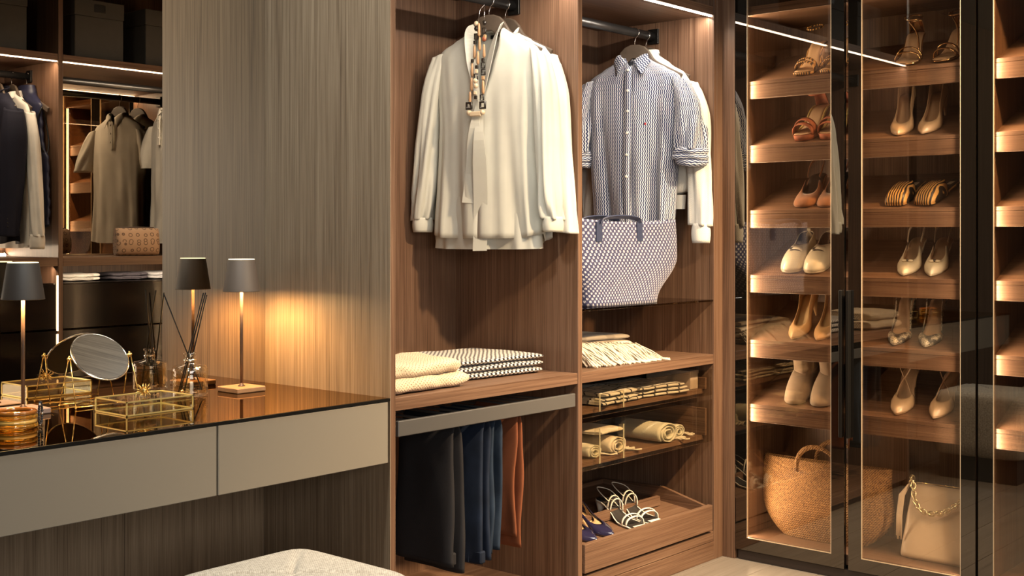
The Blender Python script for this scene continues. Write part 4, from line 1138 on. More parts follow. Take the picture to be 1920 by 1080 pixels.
# ------------------------------------------------------------------ pouf
def pouf():
    x0, x1, y0, y1, zt, zb = 1.615, 2.045, 2.045, 2.500, .452, .125
    t = thing('pouf', 'square grey-beige woven pouf with diagonal top seams', 'pouf', (1.83, 2.27, 0))
    FAB = NT('woven beige upholstery')
    v = FAB.coord('Object'); sp = FAB.new('ShaderNodeSeparateXYZ'); FAB.link(v, sp.inputs[0])
    q = 2*pi/.0062
    a = FAB.math('MULTIPLY', FAB.math('SINE', FAB.math('MULTIPLY', FAB.math('ADD', sp.outputs[0], FAB.math('MULTIPLY', sp.outputs[2], 1.0)), q)), FAB.math('SINE', FAB.math('MULTIPLY', FAB.math('ADD', sp.outputs[1], FAB.math('MULTIPLY', sp.outputs[2], 1.0)), q)))
    nz = FAB.noise(v, 120, 3)
    f = FAB.math('ADD', FAB.math('MULTIPLY', a, .25), nz)
    FAB.base(FAB.ramp(f, [(.25, (.27, .24, .195)), (.75, (.56, .52, .45))])); FAB.bump(f, .8, .0012)
    FAB.p.inputs['Roughness'].default_value = .95; FAB.p.inputs['Sheen Weight'].default_value = .2
    cx, cy, hx, hy = (x0+x1)/2, (y0+y1)/2, (x1-x0)/2, (y1-y0)/2; rad = .030
    bm = nbm(); N = 44; G = {}
    # body: rounded square rings
    def rr(th, hx, hy, e=9): c, s = cos(th), sin(th); k = (abs(c/1)**e+abs(s/1)**e)**(-1/e); return c*k*hx, s*k*hy
    rings = []
    n = 96
    for z, ins in [(zb, .02), (zb+.004, .008), (zb+.014, .0), (.20, -.002), (.28, -.004), (.36, -.003), (.405, 0), (.424, .003), (.437, .010), (.446, .022), (.450, .036)]:
        rings.append([(cx+rr(2*pi*k/n+.001, hx-ins, hy-ins)[0], cy+rr(2*pi*k/n+.001, hx-ins, hy-ins)[1], z) for k in range(n)])
    for j in range(1, 16):
        s = 1-j/16; ring = []
        for k in range(n):
            x, y = rr(2*pi*k/n+.001, (hx-.036)*s, (hy-.036)*s)
            u, w_ = abs(x/hx), abs(y/hy); groove = math.exp(-((u-w_)/.05)**2); puff = .010*(1-max(u, w_)**2)
            ring.append((cx+x, cy+y, .4505+puff-.011*groove*min(1, s*6+.2)*(1-.4*max(u, w_))-.006*math.exp(-(max(u, w_)/.10)**2)))
        rings.append(ring)
    loft(bm, rings, True, True, True)
    part('upholstery', bm, FAB.m, t)
    part('recessed_base', boxes((x0+.03, x1-.03, y0+.03, y1-.03, .0, .124)), plain('dark base', (.02, .018, .016), .6), t)
    return t
pouf()

# ------------------------------------------------------------------ bags in the cabinet and in the mirror
def straw_basket():
    cx, cy, zb = 4.325, 2.148, .0885
    t = thing('straw_basket', 'round-bottomed woven straw basket bag with one arched handle showing', 'basket', (cx, cy, zb))
    n = NT('woven straw'); v = n.coord('Object'); sp = n.new('ShaderNodeSeparateXYZ'); n.link(v, sp.inputs[0])
    st = n.math('SINE', n.math('MULTIPLY', n.math('ADD', sp.outputs[1], n.math('MULTIPLY', sp.outputs[2], .9)), 2*pi/.009))
    nz = n.noise(n.coord('Object', (1, 1, 1)), 190, 3, .7)
    f = n.math('ADD', n.math('MULTIPLY', st, .10), nz)
    n.base(n.ramp(f, [(.32, (.085, .038, .012)), (.5, (.30, .150, .052)), (.70, (.52, .30, .12))])); n.bump(f, .9, .002); n.p.inputs['Roughness'].default_value = .8
    rings = []; rows = 34; H_ = .292
    for k in range(rows*4+1):
        f = k/(rows*4); z = zb+H_*f
        w_ = .262-.095*max(0, 1-f/.50)**2.3-.006*max(0, f-.6)
        d = .088*(.70+.30*min(1, f*2.8))*(1-.72*f*f)
        ridge = .0020*abs(sin(pi*k/4))
        ring = []
        for q in range(56):
            a = 2*pi*q/56; px = math.copysign(abs(cos(a))**.75, cos(a)); py = math.copysign(abs(sin(a))**.75, sin(a))
            ring.append((cx+py*(d+ridge), cy+px*(w_+ridge)+.004*sin(z*25), z+.006*(abs(px)**3)*f))
        rings.append(ring)
    b = part('basket_body', loft(nbm(), rings, True, True, False), n.m, t)
    solidify(b, .004)
    for xx in (cx-.078, cx+.078):
        pts = []
        for k in range(25):
            a = pi*k/24; pts.append((xx+.01*sin(a)*(1 if xx > cx else -1), cy+.085*cos(a)*(1), zb+H_-.03+.100*sin(a)**.8))
        bm = nbm()
        for j in range(3): # three plaited strands
            tube(bm, [(p[0]+.0052*sin(k*1.1+j*2.09), p[1]+.0052*cos(k*1.1+j*2.09)*.6, p[2]+.0052*cos(k*1.1+j*2.09)) for k, p in enumerate([Vector(pts[int(i/3)]).lerp(Vector(pts[min(24, int(i/3)+1)]), (i % 3)/3) for i in range(73)])], .0048, 6)
        part('handle', bm, n.m, t, 'plaited straw handle')
straw_basket()
def chain_bag():
    x0, x1 = 4.245, 4.355; ya, yb = 1.835, 1.555; zb = .0885; H_ = .262
    t = thing('chain_bag', 'soft beige leather pouch bag with gold chain and tassel', 'bag', (4.30, 1.70, zb))
    LE = plain('soft beige leather', (.62, .47, .32), .42, noisy=.03)
    rings = []
    for k in range(25):
        f = k/24; z = zb+.001+H_*f; a0 = ya-.036*f**1.3; b0 = yb+.010*f; d = .052*(1-f)**.6+.006; c0 = 4.300+.022*f
        if k == 0: d *= .8
        ring = []
        for q in range(48):
            a = 2*pi*q/48; px = math.copysign(abs(cos(a))**.35, cos(a)); py = math.copysign(abs(sin(a))**.8, sin(a))
            ring.append((c0+py*d+.004*noise.noise(Vector((px*3, py, z*14))), (a0+b0)/2+px*(a0-b0)/2, z-(.006*(1-abs(px)**2))*(f > .9)))
        rings.append(ring)
    part('bag_body', loft(nbm(), rings, True, True, True), LE, t)
    part('zip_line', tube(nbm(), [(4.322, 1.555+.02, zb+H_+.003), (4.322, 1.79, zb+H_+.003)], .0022, 6), GOLD, t)
    pts = [(4.300, 1.800, .352), (4.296, 1.796, .376), (4.282, 1.786, .356), (4.264, 1.776, .315), (4.256, 1.760, .282), (4.254, 1.735, .264), (4.254, 1.700, .262), (4.254, 1.665, .272), (4.258, 1.632, .294), (4.262, 1.605, .318), (4.268, 1.585, .336)]
    P = sleeve_shift(pts); L = [0]
    for a, b in zip(P, P[1:]): L.append(L[-1]+(Vector(b)-Vector(a)).length)
    def at(s):
        for i in range(len(P)-1):
            if s <= L[i+1]: f = (s-L[i])/(L[i+1]-L[i]); return Vector(P[i]).lerp(Vector(P[i+1]), f), (Vector(P[i+1])-Vector(P[i])).normalized()
        return Vector(P[-1]), (Vector(P[-1])-Vector(P[-2])).normalized()
    s = 0; k = 0
    while s < L[-1]:
        p, d = at(s); u, v_ = frame(d); nn = u if k % 2 else v_; w_ = d.cross(nn)
        bm = nbm(); tube(bm, [p+d*.0125*cos(2*pi*i/16)+w_*.0085*sin(2*pi*i/16) for i in range(16)], .0028, 6, closed=True)
        part('chain_link', bm, plain('pale gold chain', (.85, .76, .52), .16, 1.0), t); s += .0150; k += 1
    for j in range(5):
        y = 1.822+.004*j; part('tassel_strip', band(nbm(), [(4.288-.003*j, 1.802, .350), (4.270, y-.006, .31), (4.262, y, .24), (4.262, y+.002, .150+.012*(j % 3))], (0, 1, 0), .0062, .0016), LE, t, 'hanging leather tassel strip')
chain_bag()
MONO = cloth('tan ring-marked canvas', (1, 1, 1), weave=500, bumpd=.0003, rough=.6, pattern=pat_mono)
def pouch(cx, cy, rot, wd, dp, h, label, tilt=0):
    t = thing('wash_bag', label, 'bag', (cx, cy, 1.1485), (0, 0, rot))
    rings = []
    for k in range(21):
        v = -1+2*k/20; e = max(.0, 1-abs(v)**6)**.5*.35+.65; ring = []
        for q in range(48):
            a = 2*pi*q/48; py = math.copysign(abs(cos(a))**.6, cos(a))*dp/2; pz = math.copysign(abs(sin(a))**.6, sin(a))
            ring.append((v*wd/2, py*e*(1-.35*max(0, pz)), h/2+.001+pz*h/2*(.9+.1*e)))
        rings.append(ring)
    part('bag_body', loft(nbm(), rings, True, True, True), MONO, t, local=True)
    lt = plain('dark brown leather', (.05, .03, .022), .45)
    part('zip', tube(nbm(), [(-wd*.46, 0, h*.90), (-wd*.40, 0, h+.002), (0, 0, h+.004), (wd*.40, 0, h+.002), (wd*.46, 0, h*.90)], .004, 8), lt, t, 'dark zip', local=True)
    part('side_strap', band(nbm(), [(wd*.505, 0, h*.25), (wd*.525, 0, h*.55), (wd*.49, 0, h*.9)], (0, 1, 0), .022, .004), lt, t, 'dark leather strap', local=True)
    for s in (-1, 1): part('piping', tube(nbm(), [(s*wd*.46, -dp*.40, h*.08), (s*wd*.47, -dp*.42, h*.5), (s*wd*.46, -dp*.25, h*.92)], .0025, 6), lt, t, local=True)
pouch(3.52, .46, R(14), .225, .10, .145, 'tan ring-patterned wash bag with dark zip, seen in the mirror')

# ------------------------------------------------------------------ shoes
# every shoe is modelled along its own x axis: heel at x=0, toe at x=L, ground at z=0
SW = 1.10
HWT = {'point': [(0, 0), (.03, .017), (.10, .0265), (.25, .026), (.42, .0245), (.60, .034), (.72, .037), (.84, .029), (.93, .0155), (.98, .006), (1, .0015)],
       'round': [(0, 0), (.03, .019), (.10, .0295), (.25, .030), (.42, .030), (.60, .038), (.74, .0425), (.86, .040), (.94, .031), (.985, .016), (1, .004)],
       'square': [(0, 0), (.03, .017), (.10, .027), (.25, .026), (.42, .025), (.60, .035), (.72, .039), (.88, .037), (.96, .034), (.99, .028), (1, .022)]}
class Last:
    def __init__(s, L, h, toe, plat=.004): s.L, s.h, s.toe, s.plat = L, h, HWT[toe], plat
    def w(s, t): return max(0, interp(s.toe, t))*SW
    def z(s, t):
        up = s.plat+.004*smoothstep(.88, 1, t)
        f = 1-smoothstep(.16, .66, t); return up+s.h*f+(.004*s.h/.08*(1-t/.16) if t < .16 else 0)*0
    def out(s, n=22):
        ts = [(1-cos(pi*k/n))/2 for k in range(n+1)]
        return [(t, 1) for t in ts]+[(t, -1) for t in ts[-2:0:-1]]
def shoe_sole(t, l, mat, insole=None, thick=.005, inset=.001):
    o = l.out(); bm = nbm()
    lo = [(a*l.L, s*l.w(a)*.97, max(0.0, l.z(a)-thick)) for a, s in o]; hi = [(a*l.L, s*(l.w(a)), l.z(a)) for a, s in o]
    loft(bm, [lo, hi], True)
    n = 22
    for ring, flip in ((0, True), (1, False)):
        pass
    V = bm.verts; V.ensure_lookup_table(); N = len(o)
    for base in (0, N):
        for k in range(n):
            a, b = base+k, base+k+1; c, d = base+(N-k-1) % N, base+(N-k) % N
            q = []
            for i in (a, b, c, d):
                if i not in q: q.append(i)
            if len(q) >= 3:
                try: bm.faces.new([V[i] for i in q])
                except ValueError: pass
    part('sole', bm, mat, t, local=True)
    if insole:
        bm = nbm(); n2 = 18; G = []
        for k in range(n2+1):
            a = .012+.965*k/n2; G.append([(a*l.L, j*l.w(a)*.90, l.z(a)+.0012+.0015*abs(j)) for j in (-1, -.5, 0, .5, 1)])
        loft(bm, G, False); o2 = part('insole', bm, insole, t, local=True); solidify(o2, .001)
def shoe_heel(t, l, mat, kind='stiletto'):
    if l.h < .004: return
    rings = []
    for k in range(9):
        f = k/8; z = (l.h+l.plat-.004)*(1-f)
        if kind == 'stiletto': r = .0225*(1-f)**1.7+.0045; cx = .024-.012*smoothstep(0, .7, f)+.006*f
        elif kind == 'kitten': r = .021*(1-f)**1.2+.006; cx = .025-.008*f
        else: r = .0245-.005*f; cx = .027
        ring = []
        for q in range(20):
            a = 2*pi*q/20; e = .7 if kind == 'block' else 1
            ring.append((cx+math.copysign(abs(cos(a))**e, cos(a))*r, math.copysign(abs(sin(a))**e, sin(a))*r*.95, z))
        rings.append(ring)
    part('heel', loft(nbm(), rings, True, True, True), mat, t, local=True)
def shoe_upper(t, l, mat, tv=.74, vh=.026, side=.034, heelh=.052, tmin=0.0, p=1.9, name='upper', bulge=.8, openw=.86, th=.0018, rows=9, smooth_top=6):
    """closed shell between the sole edge and the topline of the opening"""
    o = l.out(26); P = []; Q = []
    for a, s in o:
        if a < tmin: continue
        P.append((a, s))
    if tmin > 0: # order: from side +1 at tmin round the toe to side -1 at tmin
        pl = [x for x in P if x[1] == 1]; mi = [x for x in P if x[1] == -1]; P = pl+mi
    rings = [[] for _ in range(rows+1)]
    for a, s in P:
        tq = tv*(1-(1-a)**p) if a < 1 else tv
        if tmin > 0: tq = max(tmin, tq)
        q = l.w(tq)*openw*sqrt(max(0, 1-(tq/tv)**smooth_top))
        hh = interp([(0, heelh), (.12, heelh*.93), (.35, side), (tv*.8, side*.55+vh*.45), (tv, vh)], tq)
        A = Vector((a*l.L, s*l.w(a), l.z(a)-.001)); B = Vector((tq*l.L, s*q, l.z(tq)+hh))
        if a < .04: B.x += .004
        C = A.lerp(B, .5); C.z = A.z+(B.z-A.z)*bulge+(.004 if a > .6 else 0); C.x = A.x+(B.x-A.x)*(1-bulge)*.9; C.y = A.y*1.04
        for k in range(rows+1):
            f = k/rows; rings[k].append(A*(1-f)**2+C*2*f*(1-f)+B*f*f)
    bm = loft(nbm(), rings, tmin == 0)
    ob = part(name, bm, mat, t, local=True); solidify(ob, th, 0)
    return [r for r in rings[-1]]
def shoe_lining(t, l, mat, tv=.72, vh=.022, side=.032, heelh=.05, p=1.9, tmin=0.0, **k):
    l2 = Last(l.L, l.h, 'round', l.plat); l2.toe = [(a, b*.92) for a, b in l.toe]
    shoe_upper(t, l2, mat, tv-.015, vh*.92, side*.94, heelh*.97, tmin=tmin, p=p, name='lining', th=.0008, rows=6, **k)
def arch(l, t0, t1, h, spread=1.0, n=14, shift=0.0):
    """points of a strap crossing from one sole edge at t0 to the other at t1"""
    A = Vector((t0*l.L, l.w(t0)*spread, l.z(t0))); B = Vector((t1*l.L, -l.w(t1)*spread, l.z(t1))); pts = []
    for k in range(n+1):
        a = pi*k/n; f = (1-cos(a))/2; p = A.lerp(B, f); p.z += h*sin(a)**.75; p.x += shift*sin(a); pts.append(p)
    return pts
def strap(t, l, mat, t0, t1, h, width=.006, thick=.002, shift=0.0, name='strap', spread=1.0):
    part(name, band(nbm(), arch(l, t0, t1, h, spread, 16, shift), (1, 0, 0), width, thick), mat, t, local=True, smooth=True)
def ankle(t, l, mat, z, r=.028, x=.045, width=.006, thick=.002, tilt=0.0, counter=None):
    bm = nbm(); pts = [(x+r*1.25*cos(a), r*sin(a), z+tilt*cos(a)) for a in [2*pi*k/24 for k in range(24)]]
    tube(bm, pts, width/2, 6, closed=True); an = part('ankle_strap', bm, mat, t, local=True)
    part('buckle', boxes((x-.004, x+.004, -r-.004, -r+.001, z-.005, z+.005), bev=.001), GOLD, an, local=True)
    if counter:
        rings = []
        for k in range(6):
            f = k/5; zz = l.z(.08)+counter*f
            rings.append([(.030-.034*cos(a)*(1-.15*f)+.004*f, .028*sin(a)*(1-.12*f), zz) for a in [-1.35+2.7*q/14 for q in range(15)]])
        o = part('heel_counter', loft(nbm(), rings, False), mat, t, local=True); solidify(o, .0016)
NUDE = plain('nude patent leather', (.62, .43, .27), .22, coat=.4); TAN = plain('tan leather', (.50, .29, .13), .4)
CREAML = plain('cream leather', (.72, .63, .47), .32, coat=.2); BEIGS = plain('beige suede', (.34, .24, .16), .9, sheen=.4, noisy=.08)
GLD = plain('gold mirror leather', (.72, .47, .24), .18, 1.0); DKIN = plain('black insole', (.018, .015, .014), .5)
RAF = plain('rust raffia', (.30, .085, .035), .8, noisy=.45); PEACH = plain('peach insole', (.46, .30, .18), .55)
BRS = plain('cognac suede', (.26, .095, .030), .85, sheen=.3, noisy=.25)
def tex_mat(name, fn):
    if name in MATS: return MATS[name]
    t = NT(name); t.base(fn(t)); t.p.inputs['Roughness'].default_value = .45; MATS[name] = t.m; return t.m
def tigf(t):
    wv = t.new('ShaderNodeTexWave', wave_type='BANDS', bands_direction='Y'); t.link(t.coord('Object'), wv.inputs[0])
    wv.inputs['Scale'].default_value = 30; wv.inputs['Distortion'].default_value = 5; wv.inputs['Detail'].default_value = 1; wv.inputs['Detail Scale'].default_value = .7
    return t.ramp(wv.outputs[1], [(.40, (.015, .010, .008)), (.56, (.66, .36, .11))])
def snkf(t):
    vo = t.new('ShaderNodeTexVoronoi', feature='DISTANCE_TO_EDGE'); t.link(t.coord('Object', (1, 1, 1)), vo.inputs[0]); vo.inputs['Scale'].default_value = 210
    nz = t.noise(t.coord('Object'), 38, 2)
    c = t.ramp(nz, [(.42, (.06, .05, .04)), (.56, (.62, .52, .38))])
    m = t.new('ShaderNodeMix', data_type='RGBA'); t.link(step(t, vo.outputs[0], .03, .12), m.inputs['Factor']); m.inputs['A'].default_value = (.03, .025, .02, 1); t.link(c, m.inputs['B']); return m.outputs['Result']
TIGER = tex_mat('tiger stripe calf hair', tigf); SNAKE = tex_mat('snake print leather', snkf)

def mk_shoe(kind, name, label, cat, group):
    t = thing(name, label, cat, (0, 0, 0), (0, 0, 0), group)
    if kind == 'pump_nude' or kind == 'pump_tan':
        l = Last(.235, .082, 'point'); m = NUDE if kind == 'pump_nude' else plain('caramel leather', (.56, .33, .15), .35, coat=.2)
        shoe_sole(t, l, m, PEACH if kind == 'pump_nude' else plain('caramel lining', (.62, .42, .20), .5)); shoe_heel(t, l, m); shoe_upper(t, l, m, .72, .024, .036, .056); shoe_lining(t, l, plain('peach lining', (.42, .27, .16), .6) if kind == 'pump_nude' else plain('ochre lining', (.40, .24, .10), .6), .72, .024, .036, .056)
    elif kind == 'navy_pump':
        l = Last(.235, .030, 'point'); shoe_sole(t, l, plain('navy patent', (.020, .018, .05), .12, coat=.8), plain('tan lining', (.50, .33, .17), .5)); shoe_heel(t, l, plain('navy patent', (.020, .018, .05), .12), 'kitten')
        shoe_upper(t, l, plain('navy patent', (.020, .018, .05), .12), .70, .026, .030, .050)
        shoe_upper(t, Last(.2, .030, 'point'), plain('tan lining', (.50, .33, .17), .5), .60, .02, .028, .048, name='lining', th=.001)
    elif kind == 'loafer':
        l = Last(.245, .012, 'round', .008); shoe_sole(t, l, CREAML, DKIN, .009); shoe_heel(t, l, CREAML, 'block')
        shoe_upper(t, l, CREAML, .46, .052, .042, .060, p=1.6, bulge=.80); shoe_lining(t, l, DKIN, .46, .052, .042, .060, p=1.6, bulge=.80)
        pts = [(.70*l.L+.016*cos(a), .026*sin(a), l.z(.7)+.052-.022*abs(cos(a)*.0)-.006*abs(sin(a))) for a in [pi*k/10-pi/2 for k in range(11)]]
        part('apron_seam', tube(nbm(), sleeve_shift([(.50*l.L, .033, .050), (.66*l.L, .031, .047), (.80*l.L, .022, .038), (.845*l.L, 0, .034), (.80*l.L, -.022, .038), (.66*l.L, -.031, .047), (.50*l.L, -.033, .050)]), .0020, 6), plain('dark piping', (.06, .045, .03), .5), t, 'dark piping', local=True)
        strap(t, l, CREAML, .57, .57, .058, .030, .004, name='saddle_band', spread=1.0); strap(t, l, plain('dark piping', (.06, .045, .03), .5), .640, .640, .055, .0025, .004, name='band_edge', spread=1.0)
        part('emblem', lathe(nbm(), [(.0115, 0), (.0115, .003), (.006, .005)], 10, (.60*l.L, -.014, .0625)), plain('dark emblem', (.03, .025, .02), .4), t, 'dark round emblem', local=True)
        part('heel_tab', boxes((-.004, .002, -.007, .007, .068, .088), bev=.001), CREAML, t, local=True)
    elif kind == 'slingback_cream' or kind == 'slingback_brown':
        l = Last(.235, .050, 'point' if kind[-1] == 'm' else 'round'); m = CREAML if kind == 'slingback_cream' else BRS
        shoe_sole(t, l, m, PEACH if m is CREAML else DKIN); shoe_heel(t, l, m, 'kitten' if m is CREAML else 'block')
        shoe_upper(t, l, m, .70, .026, .036, .05, tmin=.34); shoe_lining(t, l, plain('peach lining', (.42, .27, .16), .6) if m is CREAML else DKIN, .70, .026, .036, .05, tmin=.34)
        z0 = l.z(.34)
        part('sling_strap', band(nbm(), sleeve_shift([(.34*l.L, .024, z0+.030), (.17*l.L, .027, l.z(.17)+.042), (.02*l.L, .020, l.z(0)+.056), (-.006, 0, l.z(0)+.060), (.02*l.L, -.020, l.z(0)+.056), (.17*l.L, -.027, l.z(.17)+.042), (.34*l.L, -.024, z0+.030)]), (0, 0, 1), .011, .002), m, t, local=True, smooth=True)
        if m is CREAML:
            for s in (-1, 1): part('bow_loop', sphere(nbm(), (.735*l.L, s*.011, l.z(.73)+.031), .0105, 10, 7, (.55, 1, .45)), m, t, local=True)
            part('bow_knot', sphere(nbm(), (.735*l.L, 0, l.z(.73)+.033), .005, 8, 6), plain('dark emblem', (.03, .025, .02), .4), t, 'dark bow knot', local=True)
            part('buckle', boxes((.10*l.L, .13*l.L, -.0305, -.0275, l.z(.1)+.042, l.z(.1)+.052), bev=.001), GOLD, t, local=True)
    elif kind == 'mule':
        l = Last(.235, .008, 'square', .006); shoe_sole(t, l, TIGER, DKIN, .007)
        shoe_upper(t, l, TIGER, .56, .050, .035, .035, tmin=.46, p=1.3, bulge=.85, openw=.9)
        shoe_heel(t, l, BLACK, 'block')
        part('size_label', boxes((.035, .065, -.010, .010, l.z(.2)+.0028, l.z(.2)+.0032), bev=0), plain('pale insole print', (.5, .42, .3), .5), t, 'pale insole print', local=True)
    elif kind == 'ankle_snake':
        l = Last(.235, .085, 'point'); shoe_sole(t, l, SNAKE, PEACH); shoe_heel(t, l, SNAKE)
        shoe_upper(t, l, SNAKE, .80, .022, .018, .05, tmin=.62)
        part('side_cord', tube(nbm(), sleeve_shift([(.62*l.L, .034, l.z(.62)+.012), (.4*l.L, .028, l.z(.4)+.030), (.2*l.L, .03, l.z(.2)+.062), (.10*l.L, .03, l.z(.1)+.085)]), .0024, 6), SNAKE, t, local=True)
        part('side_cord', tube(nbm(), sleeve_shift([(.62*l.L, -.034, l.z(.62)+.012), (.4*l.L, -.028, l.z(.4)+.030), (.2*l.L, -.03, l.z(.2)+.062), (.10*l.L, -.03, l.z(.1)+.085)]), .0024, 6), SNAKE, t, local=True)
        ankle(t, l, CREAML, l.z(.1)+.078, .029, .040, .008, counter=.045)
    elif kind == 'cross_nude':
        l = Last(.235, .072, 'point'); m = NUDE; shoe_sole(t, l, m, PEACH); shoe_heel(t, l, m)
        shoe_upper(t, l, m, .70, .028, .024, .05, tmin=.56, bulge=.9)
        for s in (-1, 1):
            part('cross_strap', band(nbm(), sleeve_shift([(.62*l.L, s*.032, l.z(.62)+.012), (.50*l.L, s*.012, l.z(.5)+.046), (.42*l.L, -s*.010, l.z(.42)+.062), (.27*l.L, -s*.030, l.z(.27)+.070), (.10*l.L, -s*.031, l.z(.1)+.082)]), (.5, 0, .8), .0080, .0022), m, t, local=True, smooth=True)
        ankle(t, l, m, l.z(.1)+.078, .029, .040, .008, counter=.055)
    elif kind == 'gold_sandal':
        l = Last(.235, .058, 'round', .005); m = GLD; shoe_sole(t, l, m, PEACH); shoe_heel(t, l, m)
        strap(t, l, m, .80, .76, .034, .012, .003); strap(t, l, m, .72, .66, .046, .010, .003)
        part('ankle_cord', tube(nbm(), sleeve_shift([(.66*l.L, .034, .03), (.42*l.L, .02, l.z(.42)+.05), (.2*l.L, -.02, l.z(.2)+.062), (.05*l.L, -.03, l.z(.05)+.070)]), .0032, 8), m, t, local=True)
        ankle(t, l, m, l.z(.1)+.066, .030, .040, .006, counter=.050)
    elif kind == 'snake_sandal':
        l = Last(.235, .062, 'square', .010); shoe_sole(t, l, TIGER, plain('tan insole', (.52, .34, .19), .45), .010); shoe_heel(t, l, plain('tan insole', (.52, .34, .19), .45))
        strap(t, l, TIGER, .84, .80, .036, .020, .003); strap(t, l, TIGER, .76, .72, .044, .014, .003)
        for s in (-1, 1): part('side_edge', tube(nbm(), [(f*l.L, s*(l.w(f)+.001), l.z(f)+.001) for f in [.1+.06*k for k in range(10)]], .003, 6), TIGER, t, local=True)
        ankle(t, l, TIGER, l.z(.1)+.066, .030, .040, .006, counter=.0)
    elif kind == 'raffia':
        l = Last(.230, .052, 'round', .020); shoe_sole(t, l, RAF, PEACH, .022); shoe_heel(t, l, RAF, 'block')
        strap(t, l, RAF, .86, .82, .040, .022, .004); strap(t, l, RAF, .78, .72, .052, .026, .004)
        for s in (-1, 1): part('braided_edge', tube(nbm(), [(f*l.L, s*(l.w(f)+.001), l.z(f)+.003) for f in [.05+.06*k for k in range(12)]], .0042, 6), plain('gold braid', (.55, .40, .14), .5, noisy=.5), t, 'gold braided edging', local=True)
        ankle(t, l, RAF, l.z(.1)+.066, .030, .040, .012, counter=.050)
        part('strap_end', band(nbm(), [(.040, .030, l.z(.1)+.066), (.05, .052, l.z(.1)+.064)], (0, 0, 1), .012, .003), PEACH, t, 'pale strap end', local=True)
    elif kind == 'boot':
        l = Last(.235, .035, 'round', .006); m = BEIGS; shoe_sole(t, l, m, None); shoe_heel(t, l, m, 'block')
        shoe_upper(t, l, m, .50, .072, .062, .070, p=1.45, bulge=.62, openw=1.02, smooth_top=5)
        rings = []
        for k in range(17):
            f = k/16; z = l.z(.1)+.030+.145*f; ring = []
            for q in range(36):
                a = 2*pi*q/36; n1 = noise.noise(Vector((cos(a)*2, sin(a)*2, z*26)))
                ring.append((.062-.012*f+(.068-.012*f)*cos(a)*(1-.2*f)+n1*.006, (.041+.003*f)*sin(a)+n1*.006, z+.006*cos(a)*f))
            rings.append(ring)
        o = part('shaft', loft(nbm(), rings, True), m, t, local=True); solidify(o, .002)
    elif kind == 'white_sandal':
        l = Last(.240, .048, 'square', .005); m = plain('white strap leather', (.80, .76, .66), .35); shoe_sole(t, l, m, DKIN, .005); shoe_heel(t, l, m, 'kitten')
        part('white_toe', boxes((.90*l.L, .993*l.L, -.030, .030, l.z(.95)+.0022, l.z(.95)+.004), bev=0), m, t, local=True)
        strap(t, l, m, .84, .80, .034, .008, .003); strap(t, l, m, .80, .72, .040, .007, .003)
        for a, b in ((.44, .40), (.38, .34)): strap(t, l, m, a, b, .050, .006, .003)
        for s in (-1, 1): part('edge_cord', tube(nbm(), [(f*l.L, s*(l.w(f)+.0005), l.z(f)+.001) for f in [.02+.085*k for k in range(11)]], .0022, 6), m, t, local=True)
        part('heel_loop', tube(nbm(), sleeve_shift([(.36*l.L, .027, l.z(.36)+.03), (.15*l.L, .028, l.z(.15)+.035), (-.004, 0, l.z(0)+.04), (.15*l.L, -.028, l.z(.15)+.035), (.36*l.L, -.027, l.z(.36)+.03)]), .0018, 6), m, t, local=True)
    return t
AL = math.atan(SLOPE)
def place(o, toe, L, pitch, yaw, label=None):
    e = Euler((0, pitch, yaw)); m = e.to_matrix(); o.rotation_euler = e
    o.location = Vector(toe)-m @ Vector((L, 0, 0))
    if label: o['label'] = label
def shelf_pair(kind, shelf, ys, name, cat, what, where, xtoe=4.214, yaw=(183, 180), L=.235, side=('left', 'right'), dx=(0, 0)):
    zt = TOPS[shelf]; grp = what+', a pair'
    for i, y in enumerate(ys):
        lab = '%s, %s one of the pair %s' % (what, side[i], where)
        if i == 0: o = mk_shoe(kind, name, lab, cat, grp); first = o
        else: o = copy_thing(first, (0, 0, 0), label=lab)
        x = xtoe+dx[i]
        place(o, (x, y, zt+(x-SX-.012)*SLOPE+.0015), L, AL, R(yaw[i]))
LDOOR = 'behind left door'; MDOOR = 'behind middle door'
shelf_pair('snake_sandal', 0, (2.195, 2.085), 'heeled_sandal', 'shoe', 'tiger-edged high sandal with tan insole', 'on the top shelf')
shelf_pair('raffia', 1, (2.200, 2.090), 'heeled_sandal', 'shoe', 'rust raffia high sandal with gold braid', LDOOR, L=.23, yaw=(176, 184))
shelf_pair('slingback_brown', 2, (2.195, 2.100), 'slingback_shoe', 'shoe', 'cognac suede slingback with dark inside', LDOOR, yaw=(184, 182))
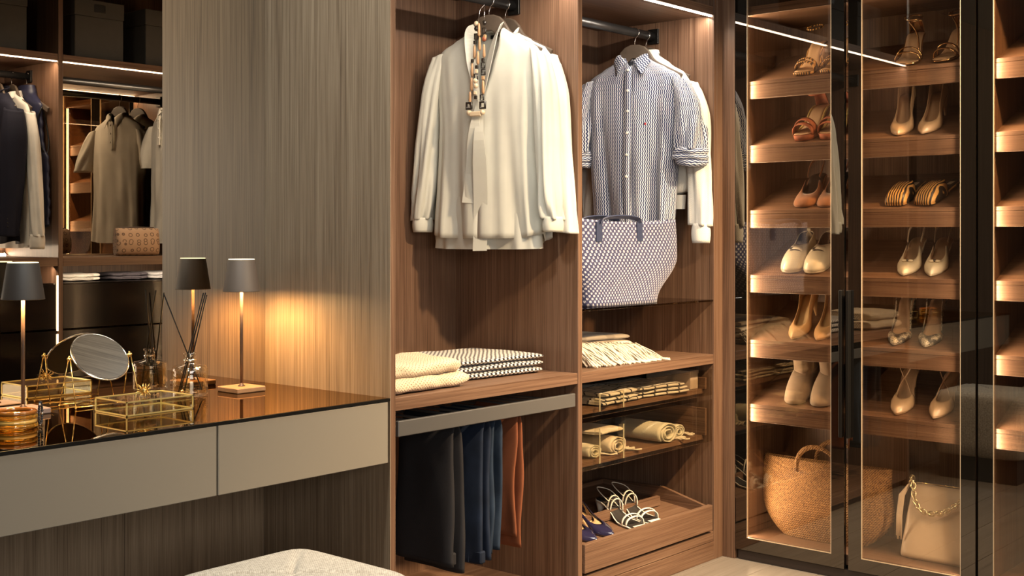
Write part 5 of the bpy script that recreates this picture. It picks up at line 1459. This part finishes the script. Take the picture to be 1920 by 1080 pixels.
shelf_pair('loafer', 3, (2.250, 2.155), 'loafer', 'shoe', 'cream loafer with dark piping and emblem', LDOOR, L=.245, yaw=(184, 183))
shelf_pair('pump_tan', 4, (2.235, 2.130), 'court_shoe', 'shoe', 'caramel tan high court shoe', LDOOR, yaw=(180, 178))
shelf_pair('boot', 5, (2.235, 2.130), 'ankle_boot', 'shoe', 'beige suede ankle boot', LDOOR, yaw=(183, 180))
shelf_pair('gold_sandal', 0, (1.790, 1.665), 'heeled_sandal', 'shoe', 'metallic gold high sandal', MDOOR, yaw=(188, 172))
shelf_pair('pump_nude', 1, (1.815, 1.725), 'court_shoe', 'shoe', 'nude patent pointed court shoe', MDOOR, yaw=(190, 178))
shelf_pair('mule', 2, (1.830, 1.725), 'mule', 'shoe', 'tiger striped flat mule with black insole', MDOOR, yaw=(176, 166))
shelf_pair('slingback_cream', 3, (1.795, 1.695), 'slingback_shoe', 'shoe', 'cream slingback with small bow', MDOOR, yaw=(184, 184))
shelf_pair('ankle_snake', 4, (1.830, 1.715), 'heeled_sandal', 'shoe', 'snake print pointed heel with pale ankle strap', MDOOR, yaw=(184, 184))
shelf_pair('cross_nude', 5, (1.820, 1.685), 'heeled_sandal', 'shoe', 'nude pointed heel with crossed straps', MDOOR, yaw=(184, 176))
# sandals and pumps in the low drawer: toes point to the room
def drawer_shoe(kind, name, what, poss, L, pitch=.16):
    for i, (x, y, yaw, zz, side) in enumerate(poss):
        lab = '%s, the %s one, in the low shoe drawer' % (what, side)
        if i == 0: first = o = mk_shoe(kind, name, lab, 'shoe', what+' in the drawer')
        else: o = copy_thing(first, (0, 0, 0), label=lab)
        place(o, (x, y, zz), L, pitch, R(yaw))
drawer_shoe('white_sandal', 'strappy_sandal', 'white strap sandal with black insole', ((3.635, 2.522, 262, .188, 'left'), (3.740, 2.530, 262, .189, 'right')), .240, .112)
drawer_shoe('navy_pump', 'court_shoe', 'navy patent court shoe with tan lining', ((3.372, 2.530, 264, .188, 'left'), (3.470, 2.530, 262, .188, 'right')), .235, .112)
